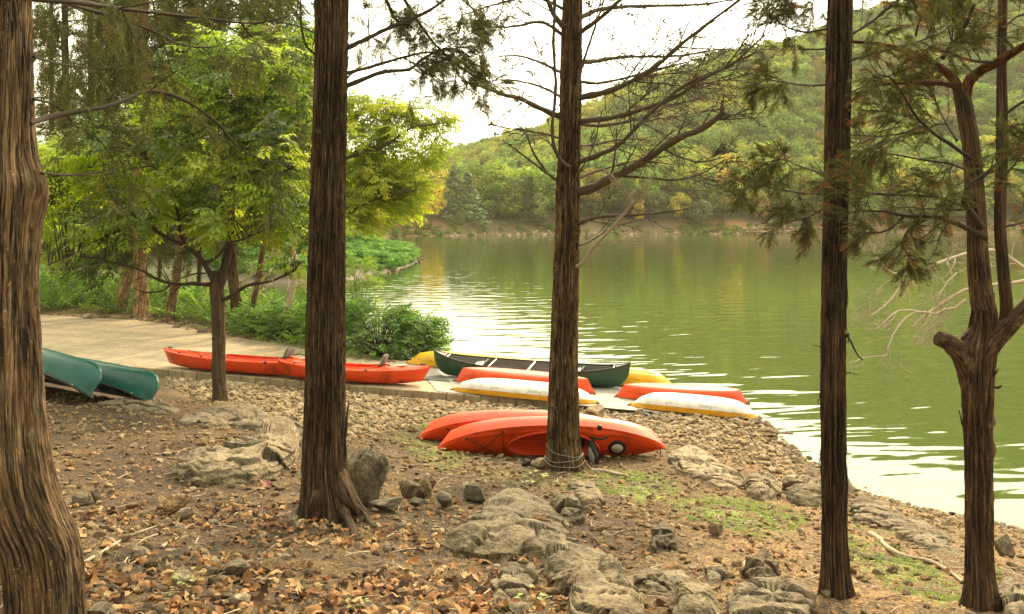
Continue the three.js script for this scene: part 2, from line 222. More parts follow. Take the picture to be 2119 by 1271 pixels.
// ---------------------------------------------------------------- boat ramp: planks of pale concrete laid across
{
  const conc = tex(512, 512, (u, v) => { const a = pfbm(u, v, 4, 4, 3, 5), b = pfbm(u, v, 40, 40, 14, 3), s = smooth(0.6, 0.75, pfbm(u, v, 6, 6, 24, 4)) * 0.10; const st = smooth(0.55, 0.8, pfbm(u, v, 3, 3, 54, 5)) * 0.10, r = 0.70 + 0.08 * (a - 0.5) + 0.07 * (b - 0.5) - s * 0.4 - st * 0.6; return [r, r * 0.91, r * 0.75]; }, true);
  const bump = tex(512, 512, (u, v) => { const h = pfbm(u, v, 60, 60, 5, 3); return [h, h, h]; });
  const ramp = thing('boat_ramp', 'pale concrete boat ramp running down to the lake edge', 'boat ramp'); ramp.userData.kind = 'structure';
  const mats = [0, 1, 2, 3].map((k) => new THREE.MeshStandardMaterial({ color: lin([0.86, 0.92, 0.80, 0.97][k], [0.86, 0.91, 0.81, 0.95][k], [0.84, 0.90, 0.80, 0.93][k]), map: conc, bumpMap: bump, bumpScale: 0.006, roughness: 0.9 }));
  const r = Rng(5), W = 0.345;
  for (let k = -8; k < 80; k++) {
    const s0 = k * W + 0.008, s1 = (k + 1) * W - 0.008, lift = r.r(-0.003, 0.003), b = new MB(), ends = [];
    for (const s of [s0, s1]) {
      const x = 4.4 + RAMP_DIR[0] * s, d = 15.5 + RAMP_DIR[1] * s; let L = 0; while (L < 12 && d + 0.9645 * L < rampFar(x + 0.2642 * L)) L += 0.02;
      ends.push([x, d, L + (s === s0 ? r.r(0, 0.12) : r.r(0, 0.12))]);
    }
    const P = (e, l, dy) => { const x = e[0] + 0.2642 * l, d = e[1] + 0.9645 * l; return [x, rampY(x, d) + lift + dy, -d, s0 + (e === ends[1] ? W : 0) * 1 + r.r(0, 0) + k * 0.37, l / 1.2]; };
    const mid = (t, l, dy) => { const a = P(ends[0], l[0], dy), c = P(ends[1], l[1], dy); return a.map((q, n) => lerp(q, c[n], t)); };
    const bev = 0.012, bt = 0.05, rings = [[0, 0, -0.34], [0, 0, -bev], [bev, bt, 0]];
    const idx = rings.map(([o, t, dy]) => { const L = [ends[0][2], ends[1][2]]; return [mid(t, [o, o], dy), mid(1 - t, [o, o], dy), mid(1 - t, [L[0] - o, L[1] - o], dy), mid(t, [L[0] - o, L[1] - o], dy)].map((p) => b.v(...p)); });
    for (let n = 0; n < 2; n++) for (let c = 0; c < 4; c++) b.q(idx[n][c], idx[n][(c + 1) % 4], idx[n + 1][(c + 1) % 4], idx[n + 1][c]);
    b.q(...idx[2]);
    const g = b.geo(false).toNonIndexed(); g.computeVertexNormals(); mesh('plank', g, mats[Math.floor(r() * 4)], ramp);
  }
  const sheet = (name, label, category, poly, lift, material) => {
    const b = new MB(), pts = poly.map(([x, y]) => onRamp(x, y)), tri = THREE.ShapeUtils.triangulateShape(pts.map((p) => new THREE.Vector2(p.x, -p.z)), []);
    for (const dy of [lift, lift - 0.012]) for (const p of pts) b.v(p.x, rampY(p.x, -p.z) + dy, p.z, p.x / 1.5, p.z / 1.5);
    const n = pts.length; for (const [a, c, e] of tri) b.t(a, c, e); for (let k = 0; k < n; k++) { const m = (k + 1) % n; b.q(k, m, n + m, n + k); }
    const g = b.geo(false).toNonIndexed(); g.computeVertexNormals(); return tag(mesh(name, g, material), label, category);
  };
  const matTex = tex(256, 256, (u, v) => { const a = 0.8 + 0.25 * (pfbm(u, v, 6, 6, 4, 4) - 0.5) + 0.15 * (pnoise(u * 120, v * 120, 120, 120, 9) - 0.5); return [a, a, a]; }, true);
  sheet('launch_mat', 'pale grey launch mat covering the wet end of the boat ramp under the white kayaks', 'mat', [[886, 789], [904, 811], [1090, 829], [1280, 848], [1420, 859], [1560, 868], [1640, 860], [1500, 800], [1290, 786], [1080, 775], [945, 764], [900, 757]], 0.014, new THREE.MeshStandardMaterial({ color: lin(0.47, 0.45, 0.40), map: matTex, roughness: 0.75 }));
  sheet('rubber_mat', 'dark grey rubber mat lying on the ramp at the pointed end of the orange kayaks', 'mat', [[800, 754], [893, 759], [930, 792], [884, 788], [800, 780]], 0.03, new THREE.MeshStandardMaterial({ color: lin(0.20, 0.19, 0.165), map: matTex, roughness: 0.8 }));
}

// ---------------------------------------------------------------- rock outcrops and boulders
const rockTint = (r, g, b) => (k) => [r * k, g * k, b * k];
function slab(name, label, poly, h, edge, tint = [0.62, 0.60, 0.56], lump = 0.5, seed = 1, pole) { // a slab of limestone: rings up its sides and over its top
  const pts = poly.map(([x, y]) => { const p = G(x, y); return [p.x, -p.z]; });
  let cx = 0, cd = 0; if (pole) { const p = G(...pole); cx = p.x; cd = -p.z; } else { for (const [x, d] of pts) { cx += x / pts.length; cd += d / pts.length; } }
  const cy = H(cx, cd), nu = 220, ns = 58, b = new MB(), rad = [];
  for (let i = 0; i <= nu; i++) { const a = (i % nu) / nu * 2 * PI, ux = cos(a), ud = sin(a); let R = 0.05; for (let k = 0, m = pts.length - 1; k < pts.length; m = k++) { const ax = pts[m][0] - cx, ad = pts[m][1] - cd, ex = pts[k][0] - cx - ax, ed = pts[k][1] - cd - ad, det = ux * -ed + ud * ex; if (abs(det) < 1e-9) continue; const t = (ax * -ed + ad * ex) / det, q = (ux * ad - ud * ax) / det; if (q >= 0 && q <= 1 && t > R) R = t; } rad.push(R); }
  for (let k = 0; k < 2; k++) { const o = rad.slice(); for (let i = 0; i <= nu; i++) rad[i] = (o[(i + nu - 1) % nu] + 2 * o[i % nu] + o[(i + 1) % nu]) / 4; }
  const tiltX = (hash3(seed, 1, 1) - 0.5) * 0.3, tiltD = (hash3(seed, 2, 1) - 0.5) * 0.3 + 0.12;
  b.grid(nu, ns, (i, j) => {
    const a = (i % nu) / nu * 2 * PI, ph = Math.pow(j / ns, 1.25) * PI / 2, g = Math.pow(max(0, cos(ph)), 0.42), f = Math.pow(sin(ph), 0.62);
    let X = cx + cos(a) * rad[i] * g, D = cd + sin(a) * rad[i] * g; const big = fbm(X * 2, D * 2, seed + 20, 3), top = h * (1 - lump + 2 * lump * big) * (1 + tiltX * (X - cx) / rad[i] + tiltD * (D - cd) / rad[i]), z = -0.10 + (top + 0.10) * f;
    const [fa, fj] = facet(X + 0.06 * (big - 0.5), D + z * 1.4, 3.4, seed), joint = smooth(0.09, 0.0, fj), strata = 0.5 + 0.5 * sin((z + 0.05 * big) * 95), side = 1 - smooth(0.75, 1, f);
    const n1 = fbm(X * 7 + seed, D * 7, z * 11, 4) - 0.5, n2 = fbm(X * 7 + 40, D * 7, z * 11 + seed, 4) - 0.5, n3 = fbm(X * 26, D * 26, z * 26 + seed, 3) - 0.5, pit = smooth(0.70, 0.86, noise3(X * 17 + seed, D * 17, z * 17));
    const out = side * (0.05 * n1 + 0.022 * (strata - 0.5) + 0.03 * fa) - joint * 0.022 + 0.018 * n3, up = 0.30 * h * n2 + 0.32 * h * fa * f + 0.016 * n3 - pit * 0.018 - joint * 0.025;
    X += cos(a) * out; D += sin(a) * out; const Z = z + up, ground = H(X, D);
    const soil = max(smooth(0.54, 0.7, fbm(X * 3.2, D * 3.2, seed + 50, 3)) * 0.6 * f, smooth(0.35, 0.05, f) * 0.8), k = (0.8 + 0.5 * n1) * (1 - 0.3 * pit - 0.4 * joint);
    return [X - cx, ground + Z - cy, -(D - cd), X / 0.8 + Z * 0.5, D / 0.8 + Z * 1.3, [lerp(tint[0], 0.42, soil) * k, lerp(tint[1], 0.32, soil) * k, lerp(tint[2], 0.24, soil) * k]];
  }, false);
  const m = tag(b.build(name, M.rock), label, 'rock'); m.position.set(cx, cy, -cd); return m;
}
const GR = [0.62, 0.60, 0.55], TN = [0.98, 0.93, 0.84], DK = [0.42, 0.41, 0.38];
slab('rock_ledge', 'big pitted grey rock ledge between the young tree and the large dark cedar trunk', [[358, 985], [380, 1004], [440, 1008], [520, 1000], [572, 988], [610, 962], [622, 915], [604, 896], [550, 898], [530, 925], [480, 945], [430, 962], [388, 968]], 0.22, 0.16, [0.72, 0.69, 0.62], 0.2, 3, [560, 962]);
slab('rock_ledge', 'flat grey rock shelf at the foot of the young tree', [[362, 882], [430, 856], [465, 843], [520, 848], [560, 866], [592, 888], [545, 898], [480, 886], [420, 890]], 0.12, 0.2, GR, 0.3, 13);
slab('rock_ledge', 'low dark rock shelf under the tip of the green canoe', [[185, 842], [260, 832], [330, 840], [374, 848], [362, 858], [280, 855]], 0.08, 0.15, GR, 0.3, 23);
slab('rock_ledge', 'narrow rock step at the upper left side of the large dark cedar trunk', [[560, 880], [600, 878], [632, 893], [634, 925], [615, 930], [600, 900]], 0.12, 0.08, DK, 0.3, 33);
slab('rock_outcrop', 'knobbly grey outcrop in the middle carrying the rusty brown stone', [[905, 1142], [945, 1112], [985, 1088], [1005, 1045], [1075, 1032], [1135, 1052], [1172, 1075], [1176, 1125], [1165, 1150], [1120, 1168], [1085, 1158], [1035, 1168], [960, 1158]], 0.15, 0.30, [0.66, 0.63, 0.55], 0.45, 43);
slab('rock_outcrop', 'large smooth grey rock at the bottom centre of the bank', [[1122, 1175], [1155, 1150], [1220, 1150], [1262, 1182], [1335, 1262], [1342, 1310], [1160, 1320], [1185, 1250], [1132, 1212]], 0.14, 0.24, [0.68, 0.65, 0.56], 0.35, 53);
slab('rock_hump', 'small rounded grey rock left of the smooth bottom rock', [[1018, 1222], [1060, 1196], [1112, 1210], [1094, 1245], [1020, 1252]], 0.10, 0.12, GR, 0.3, 63);
slab('rock_hump', 'rock with dark shaded side right of the knobbly outcrop', [[1135, 1062], [1190, 1055], [1214, 1085], [1165, 1095]], 0.17, 0.07, GR, 0.25, 73);
slab('rock_ledge', 'broad tan rock slab beside the right tip of the orange kayak by the tree', [[1385, 940], [1425, 935], [1475, 950], [1535, 990], [1565, 1018], [1500, 1018], [1430, 992], [1380, 972]], 0.12, 0.2, TN, 0.25, 83);
slab('rock_hump', 'tan rock hump at the lower end of the broad tan slab', [[1545, 1005], [1600, 1002], [1618, 1030], [1580, 1042], [1545, 1028]], 0.15, 0.1, [0.8, 0.76, 0.68], 0.3, 93);
slab('rock_ledge', 'cracked grey shore rock just left of the thin straight trunk', [[1620, 1015], [1690, 998], [1770, 1022], [1705, 1052], [1640, 1048]], 0.2, 0.12, [0.66, 0.63, 0.57], 0.45, 103);
slab('rock_ledge', 'long grey shore rock between the thin straight trunk and the forked trunk', [[1758, 1042], [1832, 1058], [1872, 1082], [1942, 1100], [1932, 1120], [1850, 1105], [1762, 1082]], 0.10, 0.1, GR, 0.4, 113);
slab('rock_ledge', 'pale flat rock in the grass left of the forked trunk', [[1848, 1110], [1962, 1118], [1992, 1152], [1915, 1140]], 0.07, 0.1, GR, 0.4, 123);
slab('rock_hump', 'low rock in front of the roped tree right of its roots', [[1172, 1008], [1228, 1010], [1246, 1028], [1195, 1036]], 0.08, 0.08, GR, 0.3, 133);
slab('rock_hump', 'pale flat topped rock between the roped tree and the knobbly outcrop', [[1186, 1042], [1240, 1030], [1254, 1052], [1200, 1062]], 0.12, 0.08, [0.74, 0.7, 0.6], 0.3, 143);
slab('rock_ledge', 'flat stone sheet in the leaves right of the smooth bottom rock', [[1298, 1205], [1420, 1192], [1442, 1222], [1340, 1236]], 0.06, 0.12, GR, 0.4, 153);
slab('rock_hump', 'rounded rock at the bottom edge right of the smooth bottom rock', [[1395, 1265], [1465, 1248], [1492, 1290], [1480, 1320], [1395, 1320]], 0.12, 0.18, [0.68, 0.65, 0.56], 0.3, 163);
slab('rock_ledge', 'wide low rock at the bottom edge left of the thin straight trunk', [[1500, 1245], [1600, 1230], [1690, 1248], [1690, 1320], [1510, 1320]], 0.10, 0.18, GR, 0.4, 173);
slab('rock_hump', 'dark rounded rock with a dry twig on it left of the thin straight trunk', [[1535, 1195], [1590, 1178], [1614, 1198], [1600, 1210], [1555, 1212]], 0.12, 0.1, DK, 0.3, 183);
slab('rock_hump', 'dark mossy rock lump in the middle of the leafy slope', [[1336, 1130], [1385, 1112], [1402, 1140], [1348, 1152]], 0.13, 0.09, DK, 0.3, 193);
slab('rock_ledge', 'sunken grey stone in the slope above the dark rounded rock', [[1450, 1190], [1500, 1182], [1515, 1206], [1462, 1212]], 0.06, 0.1, GR, 0.3, 203);
slab('rock_ledge', 'low grey stone beside the foot of the forked trunk at the bottom right', [[2060, 1225], [2110, 1215], [2150, 1290], [2080, 1300]], 0.1, 0.12, GR, 0.4, 213);

function rockGeo(seed, detail, cuts, rough) {
  const r = Rng(seed); let g = mergeVertices(new THREE.IcosahedronGeometry(1, detail).deleteAttribute('uv').deleteAttribute('normal')), p = g.attributes.position, planes = [];
  for (let k = 0; k < cuts; k++) planes.push([V(r.n(), r.n(), r.n()).normalize(), r.r(0.4, 0.8)]);
  const col = new Float32Array(p.count * 3), uv = new Float32Array(p.count * 2);
  for (let i = 0; i < p.count; i++) {
    _v.fromBufferAttribute(p, i); for (const [n, o] of planes) { const t = _v.dot(n) - o; if (t > 0) _v.addScaledVector(n, -t * 0.94); }
    const m = fbm(_v.x * 2.2 + seed, _v.y * 2.2, _v.z * 2.2, 4); _v.multiplyScalar(1 + rough * (m - 0.5) * 2 + rough * 0.35 * (noise3(_v.x * 11, _v.y * 11, _v.z * 11 + seed) - 0.5));
    p.setXYZ(i, _v.x, _v.y, _v.z); const k = 0.8 + 0.45 * (m - 0.5) * 2; col.set([k, k, k], i * 3); uv.set([_v.x * 0.35 + _v.z * 0.25, _v.y * 0.35 + _v.z * 0.3], i * 2);
  }
  g.setAttribute('color', new THREE.BufferAttribute(col, 3)); g.setAttribute('uv', new THREE.BufferAttribute(uv, 2)); if (detail < 3) { g = g.toNonIndexed(); g.computeVertexNormals(); return g; } return toCreasedNormals(g, 0.42);
}
const boulderMats = {}; const boulderMat = (t) => boulderMats[t] ??= new THREE.MeshStandardMaterial({ color: lin(...t).multiplyScalar(1.75), map: rockMap, bumpMap: rockBump, bumpScale: 0.02, roughness: 0.92, vertexColors: true });
function boulder(label, px, py, w, h, tint, o = {}) {
  const p = G(px, py), d = -p.z, W = w / F * d / 2, Hh = h / F * d, depth = (o.deep ?? 0.8) * W;
  const m = mesh(o.name ?? 'boulder', rockGeo(px * 7 + py, 13, (o.cuts ?? 7) + 9, (o.rough ?? 0.12) * 0.8), boulderMat(tint));
  m.scale.set(W * 1.08, Hh * 0.62, depth * 1.08); m.rotation.set(o.rx ?? 0, o.ry ?? 0, o.rz ?? 0, 'YXZ'); m.position.set(p.x, p.y + Hh * (o.lift ?? 0.42), p.z - depth * 0.6); return tag(m, label, 'rock');
}
const tG = [0.46, 0.44, 0.38], tD = [0.24, 0.225, 0.19], tT = [0.72, 0.64, 0.50], tO = [0.62, 0.42, 0.24], tP = [0.78, 0.74, 0.64];
boulder('tall rugged grey boulder right behind the foot of the large dark cedar trunk', 757, 1052, 88, 118, [0.40, 0.385, 0.34], { cuts: -2, rough: 0.26, rz: -0.1 });
boulder('angular dark boulder sitting on the big pitted ledge', 427, 972, 62, 54, [0.36, 0.34, 0.29], { cuts: 9, name: 'stone_block' });
boulder('crumbly orange and cream rock in the leaf litter at the left', 364, 1066, 62, 50, [0.78, 0.58, 0.36], { cuts: 2, rough: 0.3 });
boulder('grey wedge stone leaning on the crumbly orange rock', 376, 1083, 50, 32, tP, { cuts: 10, rz: 0.4, name: 'loose_stone' });
boulder('dark block of stone with a pale top in the leaves at the bottom left', 488, 1200, 76, 42, [0.42, 0.4, 0.33], { cuts: 10, name: 'stone_block' });
boulder('rounded grey stone right beside the twisted left trunk', 163, 1048, 54, 30, tG, { name: 'loose_stone' });
boulder('upright grey stone next to the rounded stone by the twisted left trunk', 195, 1044, 30, 40, tG, { name: 'loose_stone', cuts: 9 });
boulder('brown boulder left in the pair of rocks right of the large dark cedar trunk', 846, 1038, 56, 50, [0.44, 0.38, 0.29], { cuts: 8 });
boulder('brown boulder right in the pair of rocks right of the large dark cedar trunk', 878, 1036, 38, 42, [0.5, 0.41, 0.29], { cuts: 8 });
boulder('light brown slanting stone behind the pair of brown boulders', 884, 1008, 46, 26, [0.58, 0.47, 0.33], { cuts: 9, rz: 0.25 });
boulder('flat grey stone in front of the pair of brown boulders', 800, 1062, 72, 34, tG, { cuts: 6 });
boulder('squat dark brown stone right of the flat grey stone near the large dark cedar trunk', 862, 1055, 52, 24, tD, { cuts: 8 });
boulder('grey pyramid shaped stone left of the knobbly outcrop', 920, 1056, 50, 36, tG, { cuts: 8 });
boulder('dark overhanging rock perched at the top of the knobbly outcrop', 982, 1042, 54, 46, [0.3, 0.29, 0.25], { rz: -0.7, cuts: 6 });
boulder('rusty brown stone lying on the knobbly outcrop', 1121, 1122, 62, 38, [0.40, 0.24, 0.11], { rough: 0.25, cuts: 5, name: 'loose_stone', lift: 0.8 });
boulder('yellowish stone touching the left foot of the roped tree', 1118, 972, 38, 28, tT, { cuts: 8, name: 'loose_stone' });
boulder('dark stone left of the yellowish stone under the orange kayak', 1090, 968, 26, 22, tD, { name: 'loose_stone' });
boulder('tan boulder against the ramp edge behind the roped tree', 1238, 870, 46, 30, tT, { cuts: 6 });
boulder('brown lump of stone above the green patch on the slope', 1482, 1112, 42, 32, [0.52, 0.42, 0.29], { cuts: 6 });
boulder('pale wedge stone by the roots of the large dark cedar trunk', 606, 1098, 28, 32, tP, { cuts: 9, name: 'loose_stone' });
boulder('pale stone at the bottom left corner beside the twisted left trunk', 205, 1290, 62, 46, tP, { cuts: 8 });
boulder('cream stone in the leaves with a green seedling beside it', 372, 1213, 58, 32, tP, { cuts: 8, name: 'loose_stone' });
boulder('tan flat stone between the cream stone and the dark block', 446, 1218, 58, 28, [0.6, 0.5, 0.36], { cuts: 8, name: 'loose_stone' });
boulder('pale angular stone at the bottom left among brown leaves', 488, 1262, 58, 32, tP, { cuts: 9, name: 'loose_stone' });
boulder('white stone in the leaves right of the large dark cedar root', 800, 1150, 26, 28, tP, { cuts: 8, name: 'loose_stone' });
boulder('mossy dark boulder at the right edge by the water', 2085, 1155, 52, 46, [0.36, 0.33, 0.26], { cuts: 4 });
boulder('pale flat stone at the bottom of the bank left of the smooth bottom rock', 1068, 1270, 52, 22, tP, { cuts: 8, name: 'loose_stone' });
boulder('pale boulder at the far road edge in front of the leaning trunk', 180, 668, 32, 20, tP, { cuts: 7 });
boulder('grey boulder at the road edge, left one of three below the straight far trunk', 364, 690, 24, 18, tG, { cuts: 6 });
boulder('grey boulder at the road edge, middle one of three below the straight far trunk', 387, 694, 20, 14, tG, { cuts: 6 });
boulder('wide dark boulder at the road edge, right one of three below the straight far trunk', 411, 699, 32, 20, [0.36, 0.32, 0.25], { cuts: 6 });
boulder('brown stone at the foot of the thin straight trunk', 1712, 1240, 26, 16, [0.5, 0.44, 0.34], { cuts: 5, name: 'loose_stone' });
boulder('dark wet stone at the waterline right of the thin straight trunk', 1779, 1022, 14, 10, tD, { name: 'loose_stone' });
boulder('small brown stone standing out of the shallow water', 1850, 1030, 16, 9, [0.3, 0.22, 0.16], { name: 'loose_stone' });
boulder('black wet stone in the shallow water left of the forked trunk', 1972, 1068, 18, 7, [0.08, 0.075, 0.07], { name: 'loose_stone' });

// ---------------------------------------------------------------- loose stones: the largest as pieces of the ground, the rest joined
{
  const R = Rng(77), geos = [11, 22, 33, 44, 55, 66].map((s) => rockGeo(s, 1, 6, 0.12)), list = [];
  const add = (x, d, s, tone) => { const y = H(x, d); list.push({ x, d, y, s, tone, ap: s / d }); };
  const tones = [[0.66, 0.57, 0.42], [0.58, 0.52, 0.41], [0.74, 0.67, 0.53], [0.5, 0.43, 0.32], [0.42, 0.38, 0.31], [0.62, 0.47, 0.30], [0.78, 0.73, 0.62]], earthy = tones.map(([r, g, b]) => [r * 0.72, g * 0.62, b * 0.47]); tones.push(...earthy);
  for (let k = 0; k < 26000; k++) {
    const x = R.r(-9, 6.2), d = R.r(8.5, 19), q = pxOf(x, baseH(x, d), d); if (!inside(RUBBLE, q[0], q[1])) continue; if (q[0] < 330 || d > rampNear(x) - 0.05) continue;
    add(x, d, 0.018 + 0.052 * R() ** 2.0 + (R() < 0.02 ? 0.05 : 0), tones[Math.floor(R() * 7)]);
  }
  for (let k = 0; k < 32000; k++) {
    const x = R.r(-9, 6.2), d = R.r(3.4, 14), y = baseH(x, d); if (y < -0.06) continue; const q = pxOf(x, y, d); if (q[0] < -30 || q[0] > 2150 || inside(RUBBLE, q[0], q[1])) continue;
    const near = smooth(0.35, 0.0, y), patch = smooth(0.45, 0.62, fbm(x * 1.3, d * 1.3, 90, 3)); if (R() > 0.34 + 0.5 * patch + 0.6 * near) continue;
    add(x, d, 0.008 + 0.036 * R() ** 2.6 + near * 0.02 * R() + (R() < 0.02 ? 0.02 : 0), R() < 0.75 - near * 0.7 ? R.pick(earthy) : tones[Math.floor(R() * 7)]);
  }
  for (let k = 0; k < 1500; k++) { const x = R.r(-15, -4.5), d = rampFar(x) + R.r(-0.25, 0.45); add(x, d, R.r(0.03, 0.11), tones[Math.floor(R() * 7)]); }
  list.sort((a, b) => b.ap - a.ap);
  const smat = tones.map((t) => boulderMat(t)), M4 = (e) => placed(V(e.x, e.y + e.s * 0.25, -e.d), R.r(-0.4, 0.4), R.r(0, 6.3), R.r(-0.4, 0.4), e.s * R.r(0.85, 1.3), e.s * R.r(0.5, 0.85), e.s * R.r(0.8, 1.1));
  list.slice(0, 300).forEach((e) => { const m = mesh('stone', R.pick(geos), smat[tones.indexOf(e.tone)], M.groundMesh); M4(e).decompose(m.position, m.quaternion, m.scale); });
  const rest = geos.map(() => []); list.slice(300).forEach((e) => { const k = R.r(0.75, 1.15); rest[Math.floor(R() * 6)].push({ m: M4(e), c: lin(e.tone[0] * k * 1.8, e.tone[1] * k * 1.8, e.tone[2] * k * 1.8) }); });
  const pm = new THREE.MeshStandardMaterial({ color: lin(1, 1, 1), map: rockMap, roughness: 0.93, vertexColors: true });
  rest.forEach((l, k) => instances('pebbles', geos[k], pm, l, M.groundMesh));
}

// ---------------------------------------------------------------- dead leaves
{
  const R = Rng(99), leafGeo = (seed, lobes) => {
    const r = Rng(seed), b = new MB(), n = 18, bend = r.r(0.25, 1.1), twist = r.r(-0.7, 0.7);
    const put = (x, z) => b.v(x, bend * (z * z * 0.8 + x * x * 0.5) - 0.2 + twist * x * z + 0.06 * sin(x * 9 + seed), z, x, z);
    const c = put(0.1, 0), ring = [];
    for (let k = 0; k < n; k++) { const a = k / n * 2 * PI, len = 0.62 + 0.38 * cos(a) ** 2, R0 = len * (lobes ? 0.72 + 0.34 * abs(cos(a * 2.5)) ** 1.5 : 0.62 + 0.3 * abs(cos(a))) * r.r(0.85, 1.1); ring.push([put(cos(a) * R0 * 0.55 + 0.05, sin(a) * R0 * 0.5), put(cos(a) * R0, sin(a) * R0)]); }
    for (let k = 0; k < n; k++) { const p = ring[k], q = ring[(k + 1) % n]; b.t(c, q[0], p[0]); b.q(p[0], q[0], q[1], p[1]); }
    return b.geo();
  };
  const geos = [leafGeo(1, 1), leafGeo(2, 1), leafGeo(3, 0), leafGeo(4, 0), leafGeo(5, 1)];
  const tones = [[0.22, 0.105, 0.042], [0.30, 0.145, 0.056], [0.12, 0.062, 0.03], [0.38, 0.20, 0.085], [0.065, 0.036, 0.02], [0.42, 0.28, 0.14]], list = [];
  const lt = tones.map((t) => new THREE.MeshPhysicalMaterial({ color: lin(...t), roughness: 0.8, side: THREE.DoubleSide, transmission: 0.12, thickness: 0, specularIntensity: 0.5 }));
  for (let k = 0; k < 34000; k++) {
    const x = R.r(-8, 5), d = 3.3 + 10.5 * R() ** 1.3, y = baseH(x, d); if (y < 0.15) continue; const q = pxOf(x, y, d); if (q[0] < -20 || q[0] > 2140) continue;
    if (R() > LITTER(q) * (0.10 + 1.3 * smooth(0.40, 0.60, fbm(x * 1.5, d * 1.5, 70, 4)))) continue;
    const s = (0.014 + 0.042 * R()) * lerp(0.62, 1, smooth(960, 1160, q[1]) * smooth(1400, 900, q[0])); list.push({ x, d, y: H(x, d) + R.r(0.003, 0.028), s, ap: s / d });
  }
  list.sort((a, b) => b.ap - a.ap);
  const litter = thing('leaf_litter', 'brown dead leaves scattered over the bank, thickest at the bottom left', 'leaves', null, null); litter.userData.kind = 'stuff';
  const M4 = (e) => placed(V(e.x, e.y, -e.d), R.n() * 0.45, R.r(0, 6.3), R.n() * 0.45 + (R() < 0.35 ? PI : 0), e.s, e.s * R.r(0.7, 1.4), e.s * R.r(0.7, 1));
  list.slice(0, 300).forEach((e) => { const m = mesh('leaf', R.pick(geos), R.pick(lt), litter); M4(e).decompose(m.position, m.quaternion, m.scale); });
  const rest = geos.map(() => []); list.slice(300).forEach((e) => { const t = R.pick(tones), k = R.r(0.8, 1.2); rest[Math.floor(R() * geos.length)].push({ m: M4(e), c: lin(t[0] * k, t[1] * k, t[2] * k) }); });
  const lm = new THREE.MeshPhysicalMaterial({ color: lin(1, 1, 1), roughness: 0.8, side: THREE.DoubleSide, transmission: 0.12, thickness: 0, specularIntensity: 0.5 });
  rest.forEach((l, k) => instances('leaves', geos[k], lm, l, litter));
  // red maple leaves that stand out
  for (const [px, py, s, label] of [[552, 1008, 0.075, 'dark red maple leaf lying in front of the big pitted ledge'], [648, 1080, 0.06, 'orange maple leaf lying at the root of the large dark cedar trunk']]) { const p = G(px, py); const m = mesh('maple_leaf', geos[0], px < 600 ? mat(0.16, 0.02, 0.012, 0.6, { side: THREE.DoubleSide }) : mat(0.42, 0.14, 0.04, 0.7, { side: THREE.DoubleSide })); m.position.set(p.x, p.y + 0.025, p.z); m.rotation.set(0.35, px, 0.1); m.scale.setScalar(s); tag(m, label, 'leaf'); }
}

// ---------------------------------------------------------------- low green plants on the bank
{
  const R = Rng(123), b = new MB();
  for (let k = 0; k < 16; k++) { const a = R() * 6.3, l = R.r(0.35, 1), h = R.r(0.15, 0.6), w = 0.16, x = cos(a) * l, z = sin(a) * l, tx = -sin(a) * w, tz = cos(a) * w; const o = b.v(x * 0.45, h * 0.7, z * 0.45), p = b.v(x * 0.8 + tx, h, z * 0.8 + tz), q = b.v(x * 1.1, h * 0.8, z * 1.1), s = b.v(x * 0.8 - tx, h, z * 0.8 - tz); b.t(o, p, q); b.t(o, q, s); }
  const g = b.geo(), list = [];
  for (let k = 0; k < 60000; k++) {
    const x = R.r(-3, 5.2), d = R.r(4, 15.5), y = baseH(x, d), q = pxOf(x, y, d), e = grassAt(q); if (!e || R() > e * (0.12 + 1.3 * smooth(0.46, 0.64, fbm(x * 4, d * 4, 60, 3)))) continue;
    const s = R.r(0.013, 0.036), t = R(); list.push({ m: placed(V(x, H(x, d), -d), R.n() * 0.2, R.r(0, 6.3), R.n() * 0.2, s * 1.2, s, s * 1.2), c: lin(lerp(0.12, 0.27, t), lerp(0.21, 0.30, t), lerp(0.03, 0.06, t)) });
  }
  tag(instances('ground_cover', g, leafMat({ transmission: 0.3 }), list, null), 'low green weeds growing in patches on the bank', 'weeds', null, 'stuff');
}
